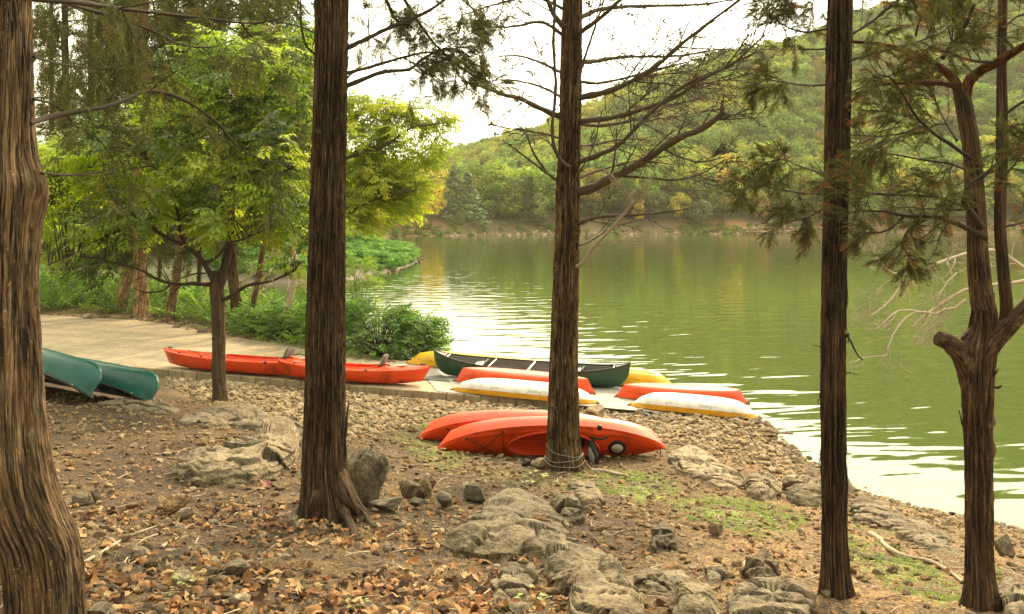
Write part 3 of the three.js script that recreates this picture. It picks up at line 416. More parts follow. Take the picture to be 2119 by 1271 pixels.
// ---------------------------------------------------------------- the lake
{
  const R = Rng(31), waves = [];
  for (let k = 0; k < 34; k++) { const L = 0.26 * Math.pow(6.5, R()), a = 1.25 + R.n() * 0.42, K = 2 * PI / L; waves.push({ kx: K * cos(a), kz: K * sin(a), L, ph: R.r(0, 6.28), s: 0.0036 * R.r(0.6, 1.2) }); }
  const n1 = 1024, hgt = new Float32Array(n1 * n1), comps = [];
  for (let k = 0; k < 60; k++) { const m = Math.round(6 * Math.pow(9, R())), a = 1.35 + R.n() * 0.55; comps.push([Math.round(m * cos(a)), Math.round(m * sin(a)) || 1, R.r(0, 6.28), 1 / m]); }
  const cs = comps.map(([a, b, p, w]) => { const t = new Float32Array(n1 * 2); for (let i = 0; i < n1; i++) { t[i] = a * i / n1 * 2 * PI + p; t[n1 + i] = b * i / n1 * 2 * PI; } return [t, a, b, w]; });
  const gx = new Float32Array(n1 * n1), gz = new Float32Array(n1 * n1);
  for (let j = 0; j < n1; j++) for (let i = 0; i < n1; i++) { let x = 0, z = 0; for (const [t, a, b, w] of cs) { const c = cos(t[i] + t[n1 + j]) * w; x += a * c; z += b * c; } gx[j * n1 + i] = x; gz[j * n1 + i] = z; }
  let rms = 0; for (let k = 0; k < gx.length; k++) rms += gx[k] ** 2 + gz[k] ** 2; rms = sqrt(rms / gx.length);
  const slope = 0.085, a8 = new Uint8Array(n1 * n1 * 4);
  for (let k = 0; k < gx.length; k++) { const x = -gx[k] / rms * slope, y = -gz[k] / rms * slope, l = 1 / sqrt(x * x + y * y + 1); a8[k * 4] = (x * l * 0.5 + 0.5) * 255 + 0.5; a8[k * 4 + 1] = (y * l * 0.5 + 0.5) * 255 + 0.5; a8[k * 4 + 2] = (l * 0.5 + 0.5) * 255; a8[k * 4 + 3] = 255; }
  const nm = new THREE.DataTexture(a8, n1, n1); nm.wrapS = nm.wrapT = THREE.RepeatWrapping; nm.magFilter = THREE.LinearFilter; nm.needsUpdate = true;
  const b = new MB(), rows = 420, cols = 360, step = Math.pow(1100 / 8, 1 / rows);
  const amp = (x, d) => 0.10 + 0.90 * smooth(11, 20, d - 0.25 * x + 3 * (fbm(x * 0.12, d * 0.12, 3, 2) - 0.5)) * (0.45 + 1.1 * fbm(x * 0.05, d * 0.03, 9, 3)) * (1 + smooth(20, 60, d));
  b.grid(cols, rows, (i, j) => {
    const d = 8 * Math.pow(step, j), tx = lerp(-1.3, 1.6, i / cols), x = tx * d; let y = 0; const sp = max(d * 2.9 / cols, d * (step - 1));
    for (const w of waves) { const f = smooth(2.2, 4, w.L / sp); if (f) y += f * w.s / (2 * PI / w.L) * sin(w.kx * x + w.kz * d + w.ph); }
    return [x, y * amp(x, d), -d, x / 9, -d / 9];
  }, false);
  // the rest of the sheet, out of the camera's way
  b.grid(8, 8, (i, j) => { const x = lerp(9.5, 900, (i / 8) ** 2), d = lerp(-700, 7.9, j / 8); return [x + (j === 8 ? 3 : 0), -0.02, -d, x / 9, -d / 9]; }, false);
  const m = new THREE.MeshPhysicalMaterial({ color: lin(0.058, 0.084, 0.018), roughness: 0.03, ior: 1.33, normalMap: nm, normalScale: new THREE.Vector2(0.13, 0.13) });
  tag(b.build('water', m), 'green rippled lake water', 'water', null, 'structure');
}
// ---------------------------------------------------------------- the far shore: wooded hills round the lake
const SHORE_D = [[-2600, 60], [-800, 110], [300, 150], [700, 175], [860, 190], [1100, 206], [1500, 214], [1700, 236], [2119, 236], [2900, 170], [4200, 150]];
const RIDGE_D = [[-2600, 260], [300, 420], [700, 640], [900, 700], [1000, 560], [1120, 400], [1500, 420], [1900, 470], [2900, 400], [4200, 300]];
const SKY_PY = [[-2600, 250], [300, 318], [700, 335], [860, 331], [905, 318], [960, 297], [1010, 283], [1080, 262], [1210, 212], [1330, 155], [1412, 132], [1503, 104], [1578, 86], [1700, 42], [1850, 0], [2119, -60], [2900, -90], [4200, -40]];
const pxOfAz = (t) => CX + F * Math.tan(clamp(t, -1.2, 1.2));
function hillY(px, d) {
  const ds = table(SHORE_D, px), dr = table(RIDGE_D, px), top = EYE + (HY - table(SKY_PY, px)) / F * dr - 15, s = (d - ds) / (dr - ds);
  const x = (px - CX) / F * d, bank = 4.4 * smooth(0, 17, d - ds) + 0.5 * (fbm(x * 0.15, d * 0.15, 4, 3) - 0.5) - 0.4 * (d < ds + 1);
  if (s <= 0) return -0.3 + (d - ds) * 0.05;
  const rise = (top - 4.4) * (s < 1 ? Math.pow(smooth(0, 1.25, s * 0.5 + 0.5 * s * s + 0.12 * s) * 1.0, 0.9) / Math.pow(smooth(0, 1.25, 1.12), 0.9) : 1 - 0.25 * (s - 1));
  return bank + rise + 5 * (fbm(x * 0.012, d * 0.012, 6, 3) - 0.5) * smooth(0, 0.3, s);
}
{
  const b = new MB(), nu = 260, nv = 90, P0 = -2600, P1 = 4200;
  b.grid(nu, nv, (i, j) => {
    const px = lerp(P0, P1, i / nu), ds = table(SHORE_D, px), dr = table(RIDGE_D, px), s = Math.pow(j / nv, 2) * 1.35, d = ds - 2 + s * (dr - ds), y = hillY(px, d), x = (px - CX) / F * d;
    const n = fbm(x * 0.3, d * 0.3, 14, 4), n2 = fbm(x * 0.04, d * 0.04, 24, 3), low = smooth(4.2, 2.4, y) * (0.55 + 0.45 * smooth(0.35, 0.6, n2 + 0.1)), red = smooth(0.5, 0.62, n2);
    const t = [lerp(0.44, 0.5, red), lerp(0.33, 0.25, red), lerp(0.19, 0.12, red)], k = 0.6 + 0.8 * n;
    return [x, y, -d, x / 6, d / 6, [lerp(0.07, t[0], low) * k, lerp(0.075, t[1], low) * k, lerp(0.025, t[2], low) * k]];
  }, false);
  tag(b.build('hills', new THREE.MeshStandardMaterial({ color: lin(1, 1, 1), vertexColors: true, roughness: 1, bumpMap: dirtBump, bumpScale: 0.8 })), 'wooded hills rising behind the far lake shore', 'hills', null, 'structure');
}
function crownGeo(seed, kind, N) {                            // a tree crown of height 1 made of leaf clumps
  const r = Rng(seed), b = new MB(), lumps = [];
  if (kind === 'fir') for (let k = 0; k < 34; k++) { const t = (k + 0.5) / 34, a = k * 2.4 + r(), R = 0.23 * (1 - t) * r.r(0.5, 1); lumps.push([cos(a) * R, 0.10 + 0.88 * t, sin(a) * R, 0.10 * (1 - t) + 0.035, 0.045, r.r(0.7, 1.25)]); }
  else for (let k = 0; k < 26; k++) { const a = r() * 6.283, t = r.r(-1, 1), q = sqrt(1 - t * t) * r.r(0.55, 1.0); lumps.push([cos(a) * q * 0.28, 0.62 + t * 0.27, sin(a) * q * 0.28, r.r(0.09, 0.15), r.r(0.07, 0.11), r.r(0.65, 1.3)]); }
  for (let k = 0; k < N; k++) {
    const [lx, ly, lz, R, h, tone] = r.pick(lumps), a = r() * 6.283, u = r.r(-0.7, 1), q = sqrt(1 - u * u), nx = q * cos(a), ny = u, nz = q * sin(a), e = r.r(0.75, 1.05);
    const c = V(lx + nx * R * e, ly + ny * h * e, lz + nz * R * e), n = V(nx + r.n() * 0.5, ny + 0.35 + r.n() * 0.5, nz + r.n() * 0.5).normalize(), s = r.r(0.014, 0.03), p = V(r.n(), r.n(), r.n()).cross(n).normalize().multiplyScalar(s), w = V().crossVectors(n, p).multiplyScalar(r.r(0.6, 1));
    const t = tone * r.r(0.8, 1.2), col = [t, t, t], v = (A, B) => b.v(c.x + p.x * A + w.x * B, c.y + p.y * A + w.y * B, c.z + p.z * A + w.z * B, 0, 0, col);
    b.q(v(-1, -0.4), v(0.1, -1), v(1, 0.3), v(-0.2, 1));
  }
  return b.geo();
}
const crownMat = leafMat({ vertexColors: true, transmission: 0.45, specularIntensity: 0.25 });
const broad = [1, 2, 3, 4, 5].map((s) => crownGeo(s * 17, 'broad', 1150)), firs = [6, 7].map((s) => crownGeo(s * 17, 'fir', 900));
const HILLC = [[0.18, 0.31, 0.05], [0.24, 0.36, 0.05], [0.30, 0.38, 0.05], [0.13, 0.24, 0.05], [0.35, 0.39, 0.05], [0.36, 0.28, 0.06], [0.20, 0.33, 0.09], [0.46, 0.41, 0.05]];
{
  const R = Rng(401), lists = [...broad, ...firs].map(() => []);
  let made = 0;
  for (let k = 0; k < 30000 && made < 5200; k++) {
    const px = R.r(-700, 2900), ds = table(SHORE_D, px), dr = table(RIDGE_D, px), d = lerp(ds + 7, dr + 25, R() ** 0.8); if ((px < 250 || px > 2350) && R() < 0.55) continue;
    if (d > 520 && R() < 0.3) continue;
    const x = (px - CX) / F * d, y = hillY(px, d), fir = R() < 0.16, n = fbm(x * 0.02, d * 0.02, 33, 3), low = smooth(60, 0, d - ds);
    const hgt = (fir ? R.r(11, 15) : R.r(10, 17.5)) * lerp(1, 0.85, low), c = fir ? [0.10, 0.17, 0.045] : HILLC[Math.floor(clamp(R() * 5 + (n - 0.5) * 6, 0, 4.99))]; let cc = c; const odd = R(); if (!fir && odd < 0.05 + 0.06 * low) cc = odd < 0.03 ? HILLC[5] : HILLC[7];
    const q = R.r(0.65, 1.25), w = hgt * R.r(1.05, 1.45); made++;
    lists[fir ? 5 + Math.floor(R() * 2) : Math.floor(R() * 5)].push({ m: placed(V(x, y - hgt * 0.17, -d), 0, R() * 6.3, 0, w, hgt * 1.15, w), c: lin(cc[0] * q, cc[1] * q, cc[2] * q) });
  }
  const wood = thing('forest', 'green and yellowing forest covering the hills across the lake', 'forest'); wood.userData.kind = 'stuff';
  lists.forEach((l, k) => instances('crowns', [...broad, ...firs][k], crownMat, l, wood));
}
// trees that stand out along the far shore, each on its own
const barkFar = mat(0.20, 0.15, 0.10, 0.95);
function shoreTree(name, label, px, back, hgt, col, g, wide = 1) {
  const d = table(SHORE_D, px) + back, x = (px - CX) / F * d, t = thing(name, label, 'tree', V(x, hillY(px, d) - 0.1, -d)), b = new MB();
  b.tube(curve([V(0, -0.3, 0), V(0.1, hgt * 0.3, 0.05), V(-0.05, hgt * 0.75, 0)], 8), (u) => hgt * 0.016 * (1.1 - u * 0.8), 6);
  for (let k = 0; k < 6; k++) { const a = k * 2.3, y0 = hgt * (0.28 + k * 0.06); b.tube(curve([V(0, y0, 0), V(cos(a) * hgt * 0.12, y0 + hgt * 0.1, sin(a) * hgt * 0.12), V(cos(a) * hgt * 0.2, y0 + hgt * 0.22, sin(a) * hgt * 0.2)], 5), (u) => hgt * 0.006 * (1.1 - u), 5); }
  b.build('trunk', barkFar, t);
  const c = mesh('crown', g, new THREE.MeshPhysicalMaterial({ color: lin(...col), vertexColors: true, roughness: 0.92, transmission: 0.45, thickness: 0, side: THREE.DoubleSide }), t); c.scale.set(hgt * wide, hgt * 1.12, hgt * wide); c.position.y = -hgt * 0.12; c.rotation.y = px; return t;
}
shoreTree('yellow_tree', 'bright yellow tree at the left end of the far shore beyond the green point', 893, 9, 10.5, [0.75, 0.58, 0.02], broad[0], 1.0);
shoreTree('yellow_tree', 'yellow green tree just left of the bright yellow one on the far shore', 862, 7, 8.5, [0.30, 0.29, 0.03], broad[1], 1.1);
shoreTree('fir_tree', 'dark evergreen right beside the bright yellow tree on the far shore', 938, 12, 12.5, [0.12, 0.19, 0.055], firs[0], 1.5);
shoreTree('fir_tree', 'broad dark evergreen on the far shore, second right of the bright yellow tree', 968, 10, 12, [0.15, 0.24, 0.06], firs[1], 1.7);
shoreTree('sapling', 'small bright green young tree at the foot of the far shore evergreens', 953, 6, 4.6, [0.17, 0.24, 0.03], broad[2], 0.8);
shoreTree('autumn_tree', 'orange tinted tree above the far shore evergreens left of the roped tree', 1025, 30, 12, [0.48, 0.33, 0.06], broad[3], 1.1);
shoreTree('shore_tree', 'dark green rounded tree on the far shore left of the roped tree', 1075, 12, 11.5, [0.13, 0.22, 0.05], broad[4], 1.3);
shoreTree('shore_tree', 'pale green tree on the far shore touching the left side of the roped tree', 1122, 8, 8.5, [0.32, 0.40, 0.08], broad[1], 1.1);
shoreTree('yellow_tree', 'golden yellow tree on the far shore behind the forking pale limb', 1322, 8, 7, [0.66, 0.48, 0.03], broad[0], 0.8);
shoreTree('shore_tree', 'dark green tree on the far shore right of the golden yellow tree', 1362, 10, 9, [0.13, 0.21, 0.045], broad[2], 1.2);
shoreTree('yellow_tree', 'lemon yellow low tree on the far shore below the broken bare bough', 1408, 8, 8.5, [0.60, 0.54, 0.03], broad[3], 1.1);
shoreTree('shore_tree', 'dark spreading tree with a visible trunk on the far shore', 1452, 6, 8, [0.15, 0.20, 0.06], broad[4], 1.4);
shoreTree('autumn_tree', 'tall cream yellow tree on the far shore in front of dark evergreens', 1500, 12, 14, [0.62, 0.50, 0.11], broad[1], 0.9);
shoreTree('autumn_tree', 'rusty orange tree on the far shore behind the left foliage of the thin straight trunk', 1578, 9, 8, [0.50, 0.22, 0.05], broad[0], 1);
shoreTree('shore_tree', 'bright yellow green tree on the far shore left of the thin straight trunk', 1655, 14, 13, [0.42, 0.50, 0.04], broad[2], 1);
{
  // bushes at the far waterline
  const R = Rng(417), list = [];
  for (let k = 0; k < 420; k++) { const px = R.r(700, 2300), n = fbm(px * 0.012, 3, 3, 2), d = table(SHORE_D, px) + R.r(0.5, 9) ; if (n < 0.46 && R() < 0.8) continue; const x = (px - CX) / F * d, h = R.r(0.8, 2.4), g = R(); list.push({ m: placed(V(x, hillY(px, d) - h * 0.35, -d), 0, R() * 6, 0, h * 1.8, h, h * 1.8), c: lin(lerp(0.14, 0.28, g), lerp(0.28, 0.36, g), lerp(0.05, 0.07, g)) }); }
  tag(instances('shore_bushes', broad[1], crownMat, list, null), 'low green bushes along the far waterline', 'bushes', null, 'stuff');
  const rl = [], rg = rockGeo(9, 1, 6, 0.15); for (let k = 0; k < 900; k++) { const px = R.r(800, 2300), d = table(SHORE_D, px) + R.r(-0.4, 7) * R(), x = (px - CX) / F * d, s = R.r(0.12, 0.55), t = R.r(0.7, 1.1); rl.push({ m: placed(V(x, hillY(px, d), -d), R(), R() * 6, R(), s * 1.3, s * 0.7, s), c: lin(0.46 * t, 0.34 * t, 0.21 * t) }); }
  tag(instances('shore_rubble', rg, new THREE.MeshStandardMaterial({ color: lin(1, 1, 1), roughness: 0.95, vertexColors: true }), rl, null), 'tan broken rock along the far waterline', 'rubble', null, 'stuff');
  // a pale rock face at the far right waterline
  const face = thing('low_cliff', 'pale layered rock face at the far waterline left of the thin straight trunk', 'cliff', V(0, 0, 0));
  for (let k = 0; k < 34; k++) { const px = 1545 + (k % 17) * 9.5, d = table(SHORE_D, px) - 0.2, row = Math.floor(k / 17), x = (px - CX) / F * d, m = mesh('stone', rockGeo(k % 5 + 71, 2, 9, 0.1), boulderMat([0.80, 0.66, 0.46]), face); m.position.set(x, 0.35 + row * 0.95 + R.r(-0.1, 0.1), -d - row * 0.5); m.scale.set(R.r(0.65, 0.95), R.r(0.45, 0.65), 0.7); m.rotation.y = R.r(-0.4, 0.4); }
}

// ---------------------------------------------------------------- the green point of land on the left
const POINT = [[-80, 52], [-30, 49], [-14, 48.5], [-9.6, 50], [-8.4, 56], [-7.8, 64], [-7.6, 72], [-8.4, 80], [-12, 90], [-22, 98], [-50, 104], [-80, 106]];
const pointY = (x, d) => { const e = edgeDist(POINT, x, d) * (inside(POINT, x, d) ? 1 : -1); return e < 0 ? -0.25 + e * 0.3 : 0.5 * smooth(0, 1.2, e) + 1.6 * smooth(0.8, 9, e) + 0.4 * (fbm(x * 0.7, d * 0.7, 2, 3) - 0.5) * smooth(0, 2, e) - 0.2 * (e < 0.1); };
{
  const b = new MB(); b.grid(180, 130, (i, j) => { const x = -80 + 75 * (i / 180), d = 46 + 62 * (j / 130), y = pointY(x, d), n = fbm(x, d, 5, 3), l = smooth(0.3, 0.05, y); return [x, y, -d, x / 2, d / 2, [lerp(0.07, 0.24, l) * (0.6 + 0.8 * n), lerp(0.075, 0.18, l) * (0.6 + 0.8 * n), lerp(0.03, 0.16, l) * (0.6 + 0.8 * n)]]; }, false);
  tag(b.build('land_point', new THREE.MeshStandardMaterial({ color: lin(1, 1, 1), vertexColors: true, roughness: 1 })), 'low point of land reaching into the lake from the left', 'shore', null, 'structure');
  const R = Rng(433), l = [], rl = [];
  for (let k = 0; k < 900; k++) { const x = -8 - 40 * R() ** 2, d = R.r(49, 100); if (!inside(POINT, x, d)) continue; const e = edgeDist(POINT, x, d); if (e < 0.35) continue; const h = R.r(0.8, 1.7) * (1 + smooth(3, 12, e) * 2.2), g = R(); l.push({ m: placed(V(x, pointY(x, d) - h * 0.3, -d), 0, R() * 6, 0, h * 1.6, h, h * 1.6), c: lin(lerp(0.12, 0.24, g), lerp(0.30, 0.42, g), lerp(0.05, 0.08, g)) }); }
  tag(instances('point_bushes', broad[2], crownMat, l, null), 'bright green bushes covering the low point of land', 'bushes', null, 'stuff');
  for (let k = 0; k < 40; k++) { const t = R() * 7, i = Math.floor(t) + 1, a = POINT[i], c = POINT[i + 1], f = t % 1, s = R.r(0.06, 0.2), x = lerp(a[0], c[0], f) + R.n() * 0.3, d = lerp(a[1], c[1], f) + R.n() * 0.3, q = R.r(0.5, 1); rl.push({ m: placed(V(x, 0.02, -d), R(), R() * 6, R(), s * 1.4, s * 0.7, s), c: lin(0.3 * q, 0.24 * q, 0.16 * q) }); }
  tag(instances('point_rubble', rockGeo(19, 1, 6, 0.15), new THREE.MeshStandardMaterial({ color: lin(1, 1, 1), roughness: 0.95, vertexColors: true }), rl, null), 'stones along the edge of the low point of land', 'rubble', null, 'stuff');
}
// ---------------------------------------------------------------- bark, sprays, limbs
const barkMap = tex(512, 1024, (u, v) => {
  const w = 0.03 * (pfbm(u, v, 4, 6, 7, 3) - 0.5), a = pfbm(u + w, v, 40, 8, 1, 4), b = pfbm(u + w, v, 90, 24, 11, 3), c = pfbm(u, v, 5, 5, 21, 3), fl = smooth(0.86, 0.92, pnoise(u * 56, v * 90, 56, 90, 81)) * smooth(0.5, 0.62, pfbm(u, v, 6, 8, 91, 2)) * 0.22, g = smooth(0.62, 0.68, pfbm(u + w, v, 60, 5, 31, 2));
  const k = 0.46 + 0.38 * (a - 0.5) + 0.38 * (b - 0.5) + 0.16 * (c - 0.5) - g * 0.15 - smooth(0.44, 0.36, a) * 0.08, w2 = smooth(0.4, 0.7, c) * 0.06;
  return [fl + 0.02 + k * 1.06, fl + 0.015 + k * (0.89 + w2), fl * 0.85 + 0.01 + k * (0.69 + w2 * 1.5)];
}, true);
const barkBump = tex(512, 1024, (u, v) => { const w = 0.03 * (pfbm(u, v, 4, 6, 7, 3) - 0.5), h = 0.6 * pfbm(u + w, v, 40, 8, 1, 4) + 0.4 * pfbm(u + w, v, 90, 24, 11, 3); return [h, h, h]; });
const roughBump = tex(256, 512, (u, v) => { const h = pfbm(u, v, 24, 20, 71, 4); return [h, h, h]; });
const bark = (r, g, b) => new THREE.MeshStandardMaterial({ color: lin(r, g, b), map: barkMap, bumpMap: barkBump, bumpScale: 0.014, roughness: 0.95, vertexColors: true });
const limbMat = (r, g, b) => new THREE.MeshStandardMaterial({ color: lin(r, g, b), bumpMap: roughBump, bumpScale: 0.004, roughness: 0.95 });

function trunk(parent, name, prof, d, o) {                    // prof: [row, column, half width] in the photograph, at d metres
  const s = d / F, m = new MB(), y0 = EYE - (prof[prof.length - 1][0] - HY) * s, y1 = EYE - (prof[0][0] - HY) * s, seg = o.seg, rows = o.rows, org = o.origin;
  const table = spline, narrow = cos(Math.atan((prof[prof.length >> 1][1] - CX) / F)), q = (o.freq ?? 55) * prof[prof.length >> 1][2] * s * narrow, nrep = max(1, Math.round(2 * PI * prof[prof.length >> 1][2] * s / 0.5)), cxs = prof.map(([a, c]) => [a, c]), hws = prof.map(([a, , h]) => [a, h]), lean = o.lean ?? (() => 0), fr = o.freq ?? 55, amp = o.amp ?? 0.012;
  m.grid(seg, rows, (i, j) => {
    const t = j / rows, y = lerp(y0, y1, o.dense ? t * lerp(o.dense, 1, t) : t), row = HY + (EYE - y) / s, c = (table(cxs, row) - CX) * s, R = table(hws, row) * s * narrow * (o.slim ?? 1), a = -i / seg * 2 * PI, h = y - y0;
    const tw = (o.twist ?? 0) * y, wv = tw + 0.10 * (noise3(cos(a) * 3, sin(a) * 3, y * 3.5 + o.seed) - 0.5), ca = cos(a + wv), sa = sin(a + wv);
    const big = noise3(ca * 2.2 + o.seed, sa * 2.2, y * 0.9) - 0.5, yy = y + 3.5 * noise3(ca * q * 0.8, sa * q * 0.8, 5), r1 = ridge(ca * q * 1.5, sa * q * 1.5, yy * 3.6 + o.seed), r2 = noise3(ca * q * 3.4, sa * q * 3.4, yy * 8 + o.seed), gap = smooth(0.64, 0.5, noise3(ca * q * 2.2 + 9, sa * q * 2.2, yy * 4.2 + o.seed));
    let r = R * (1 + (o.lump ?? 0.12) * big) + amp * (0.9 * (r1 - 0.5) + 0.9 * (r2 - 0.5) + 1.2 * (gap - 0.6));
    for (const [fa, st, w, hs] of o.roots ?? []) { let da = a - fa; da = Math.atan2(sin(da), cos(da)); r += 2.6 * st * Math.exp(-h / (hs * 1.05)) * Math.exp(-da * da / (w * w)); }
    for (const [ky, ka, st, kr] of o.knots ?? []) { let da = a - ka; da = Math.atan2(sin(da), cos(da)) * R; const e = (da * da + (row - ky) ** 2 * s * s) / (kr * kr); r += st * Math.exp(-e); }
    const k = 0.80 + 0.20 * gap + 0.26 * (r2 - 0.5) - 0.14 * (1 - r1) + 0.4 * (fbm(ca * 2, sa * 2, y * 1.5 + 30, 3) - 0.5), moss = o.red ? smooth(0.5, 0.7, noise3(ca * 3, sa * 3, y * 1.2 + 4)) * o.red : 0;
    return [c + cos(a) * r - org.x, y - org.y, -d + lean(y) - sin(a) * r * -1 - org.z, i / seg * nrep, y / 1.1, [k * (1 + moss), k * (1 + moss * 0.1), k * (1 - moss * 0.3)]];
  }, true);
  if (o.strips) { // loose fibres of bark peeling off
    const b = new MB(), R = Rng(o.seed * 7 + 1), z0 = -d - org.z; for (let k = 0; k < o.strips; k++) { const a = R.r(-0.2, PI + 0.2), ya = R.r(y0 + 0.25, min(y1, EYE + 1.3 * d * 0.25)), l = R.r(0.05, 0.28) * (d > 8 ? 1.5 : 1), p = []; for (let j = 0; j <= 5; j++) { const y = ya + l * j / 5, row = HY + (EYE - y) / s, rr = table(hws, row) * s * narrow * (o.slim ?? 1) + amp * 0.5 + 0.02 * R.r(0.2, 1) * (1 - j / 5) ** 2; p.push(V((table(cxs, row) - CX) * s + cos(a + 0.02 * j) * rr - org.x, y - org.y, z0 + sin(a + 0.02 * j) * rr)); } const w = R.r(0.0022, 0.005) * (d > 8 ? 1.5 : 1), n0 = b.k; b.tube(p, (u) => w * (0.5 + 0.5 * u), 5); for (let j = n0; j < b.k; j++) { const t = 0.75 + 0.5 * hash3(k, 3, o.seed); b.c.push(t, t, t); } } const e = b.build('bark_strips', o.mat, parent); e.userData.kind = 'stuff'; }
  return m.build(name, o.mat, parent);
}
function twigs(mb, pts, r0, n, len, level, R, tips, o = {}) { // grows side shoots along a limb
  const N = pts.length - 1;
  for (let k = 0; k < n; k++) {
    const t = R.r(o.from ?? 0.2, 1), f = t * N, i = min(Math.floor(f), N - 1), p = pts[i].clone().lerp(pts[i + 1], f - i), T = pts[i + 1].clone().sub(pts[i]).normalize();
    const side = V(R.n(), R.n() * (o.flat ?? 0.6), R.n()).cross(T).normalize(), dir = T.clone().multiplyScalar(R.r(0.45, 0.9)).addScaledVector(side, R.r(0.5, 0.9)).addScaledVector(T, o.fwd ?? 0).normalize(), L = len * R.r(0.5, 1.15) * (1.15 - t * 0.5), path = [p.clone()], m = 5;
    for (let j = 1; j <= m; j++) { dir.x += R.n() * (o.kink ?? 0.16); dir.y += R.n() * (o.kink ?? 0.16) + (o.rise ?? 0) / m; dir.z += R.n() * (o.kink ?? 0.16); dir.normalize(); path.push(path[j - 1].clone().addScaledVector(dir, L / m)); }
    const rr = r0 * (o.thin ?? 0.5) * (1.1 - t * 0.5), end = o.min ?? 0.0012;
    mb.tube(path, (u) => max(end, rr * (1 - u * 0.85)), level > 0 ? 5 : 4);
    if (tips) tips.push({ p: path[m], d: dir.clone(), path, L });
    if (level > 0) twigs(mb, path, max(rr, end * 1.5), Math.round((o.kids ?? 4) * R.r(0.7, 1.3)), L * (o.fall ?? 0.55), level - 1, R, tips, o);
  }
}
const limbPts = (px, d, n = 14) => curve(px.map(([x, y, dz = 0]) => at(x, y, d + dz)), n);
function limb(parent, px, d, r0, r1, material, R, tips, o = {}) { // one limb with its shoots, as one part
  const b = new MB(), pts = limbPts(px, d, o.n ?? 16), s = d / F, org = parent.position; for (const p of pts) { p.x += 0.012 * R.n() * s * 60; p.y += 0.012 * R.n() * s * 60; }
  b.tube(pts, (u) => lerp(r0, r1, u) * s * (1 + 0.12 * sin(u * 37 + px[0][0])), 8, true);
  if (o.twigs) twigs(b, pts, max(r1, (r0 + r1) / 2) * s, o.twigs, o.len, o.level ?? 1, R, tips, o);
  if (tips && o.tip !== false) tips.push({ p: pts[pts.length - 1], d: pts[pts.length - 1].clone().sub(pts[pts.length - 3]).normalize(), path: pts, L: o.len ?? 0.5 });
  const g = b.geo(); g.translate(-org.x, -org.y, -org.z); return mesh(o.name ?? 'branch', g, material, parent);
}
const cedarSpray = (() => {                                   // scaly evergreen twig, about 1 long
  const r = Rng(5), b = new MB(), blade = (p, q, w) => { const T = q.clone().sub(p), n = V(r.n(), r.n(), r.n()).cross(T).normalize().multiplyScalar(w), m = p.clone().lerp(q, 0.45); const a = b.v(p.x, p.y, p.z), c = b.v(m.x + n.x, m.y + n.y, m.z + n.z), e = b.v(q.x, q.y, q.z), f = b.v(m.x - n.x, m.y - n.y, m.z - n.z); b.q(a, c, e, f); };
  const axis = (t) => V(t, -0.16 * t * t, 0.03 * sin(t * 6)); for (let k = 0; k < 6; k++) blade(axis(k / 6), axis((k + 1.2) / 6), 0.012);
  for (let k = 0; k < 17; k++) { const t = 0.06 + k / 18, p = axis(t), s = k % 2 ? 1 : -1, L = 0.36 * (1.1 - 0.75 * t) * r.r(0.7, 1.1), d = V(0.75, r.r(-0.3, 0.25), s * r.r(0.6, 1)).normalize(), q = p.clone().addScaledVector(d, L); blade(p, q, 0.012);
    for (let n = 0; n < 6; n++) { const u = 0.2 + n * 0.15, a = p.clone().lerp(q, u), dd = d.clone().add(V(r.n() * 0.4, r.n() * 0.6, (n % 2 ? 1 : -1) * 0.7)).normalize(); blade(a, a.clone().addScaledVector(dd, 0.13 * r.r(0.6, 1.2) * (1.2 - u)), 0.014); } }
  return b.geo();
})();
const leafSpray = (() => {                                    // broad leaves on both sides of a thin twig, about 1 long
  const r = Rng(8), b = new MB(), n = 11; b.tube([V(0, 0, 0), V(0.5, -0.03, 0.02), V(1, -0.14, 0)], (u) => 0.008 * (1.1 - u), 3);
  for (let k = 0; k < n; k++) {
    const t = 0.08 + k / n, s = k % 2 ? 1 : -1, p = V(t, -0.03 * t - 0.1 * t * t, 0), d = (k === n - 1 ? V(1, -0.2, 0) : V(0.62, r.r(-0.45, 0.05), s * r.r(0.6, 0.95))).normalize(), L = r.r(0.2, 0.30), w = L * 0.23, u = V().crossVectors(d, Y1).normalize(), up = V().crossVectors(u, d);
    const v = (a, e, h) => { const q = p.clone().addScaledVector(d, a * L).addScaledVector(u, e * w).addScaledVector(up, h * L); return b.v(q.x, q.y, q.z); };
    const a = v(0.05, 0, 0), m1 = v(0.38, 0, -0.02), m2 = v(0.7, 0, -0.07), e = v(1.05, 0, -0.2), l1 = v(0.36, 1, 0.05), l2 = v(0.68, 0.75, -0.02), r1 = v(0.36, -1, 0.05), r2 = v(0.68, -0.75, -0.02);
    b.t(a, m1, l1); b.q(m1, m2, l2, l1); b.t(m2, e, l2); b.t(a, r1, m1); b.q(m1, r1, r2, m2); b.t(m2, r2, e);
  }
  return b.geo();
})();
const CED = [[0.09, 0.105, 0.022], [0.125, 0.13, 0.028], [0.06, 0.075, 0.018], [0.17, 0.155, 0.04]], RUST = [0.27, 0.085, 0.025];
const cedarMat = leafMat({ transmission: 0.3 }), greenMat = leafMat({ transmission: 0.55, roughness: 0.97, specularIntensity: 0.6 });
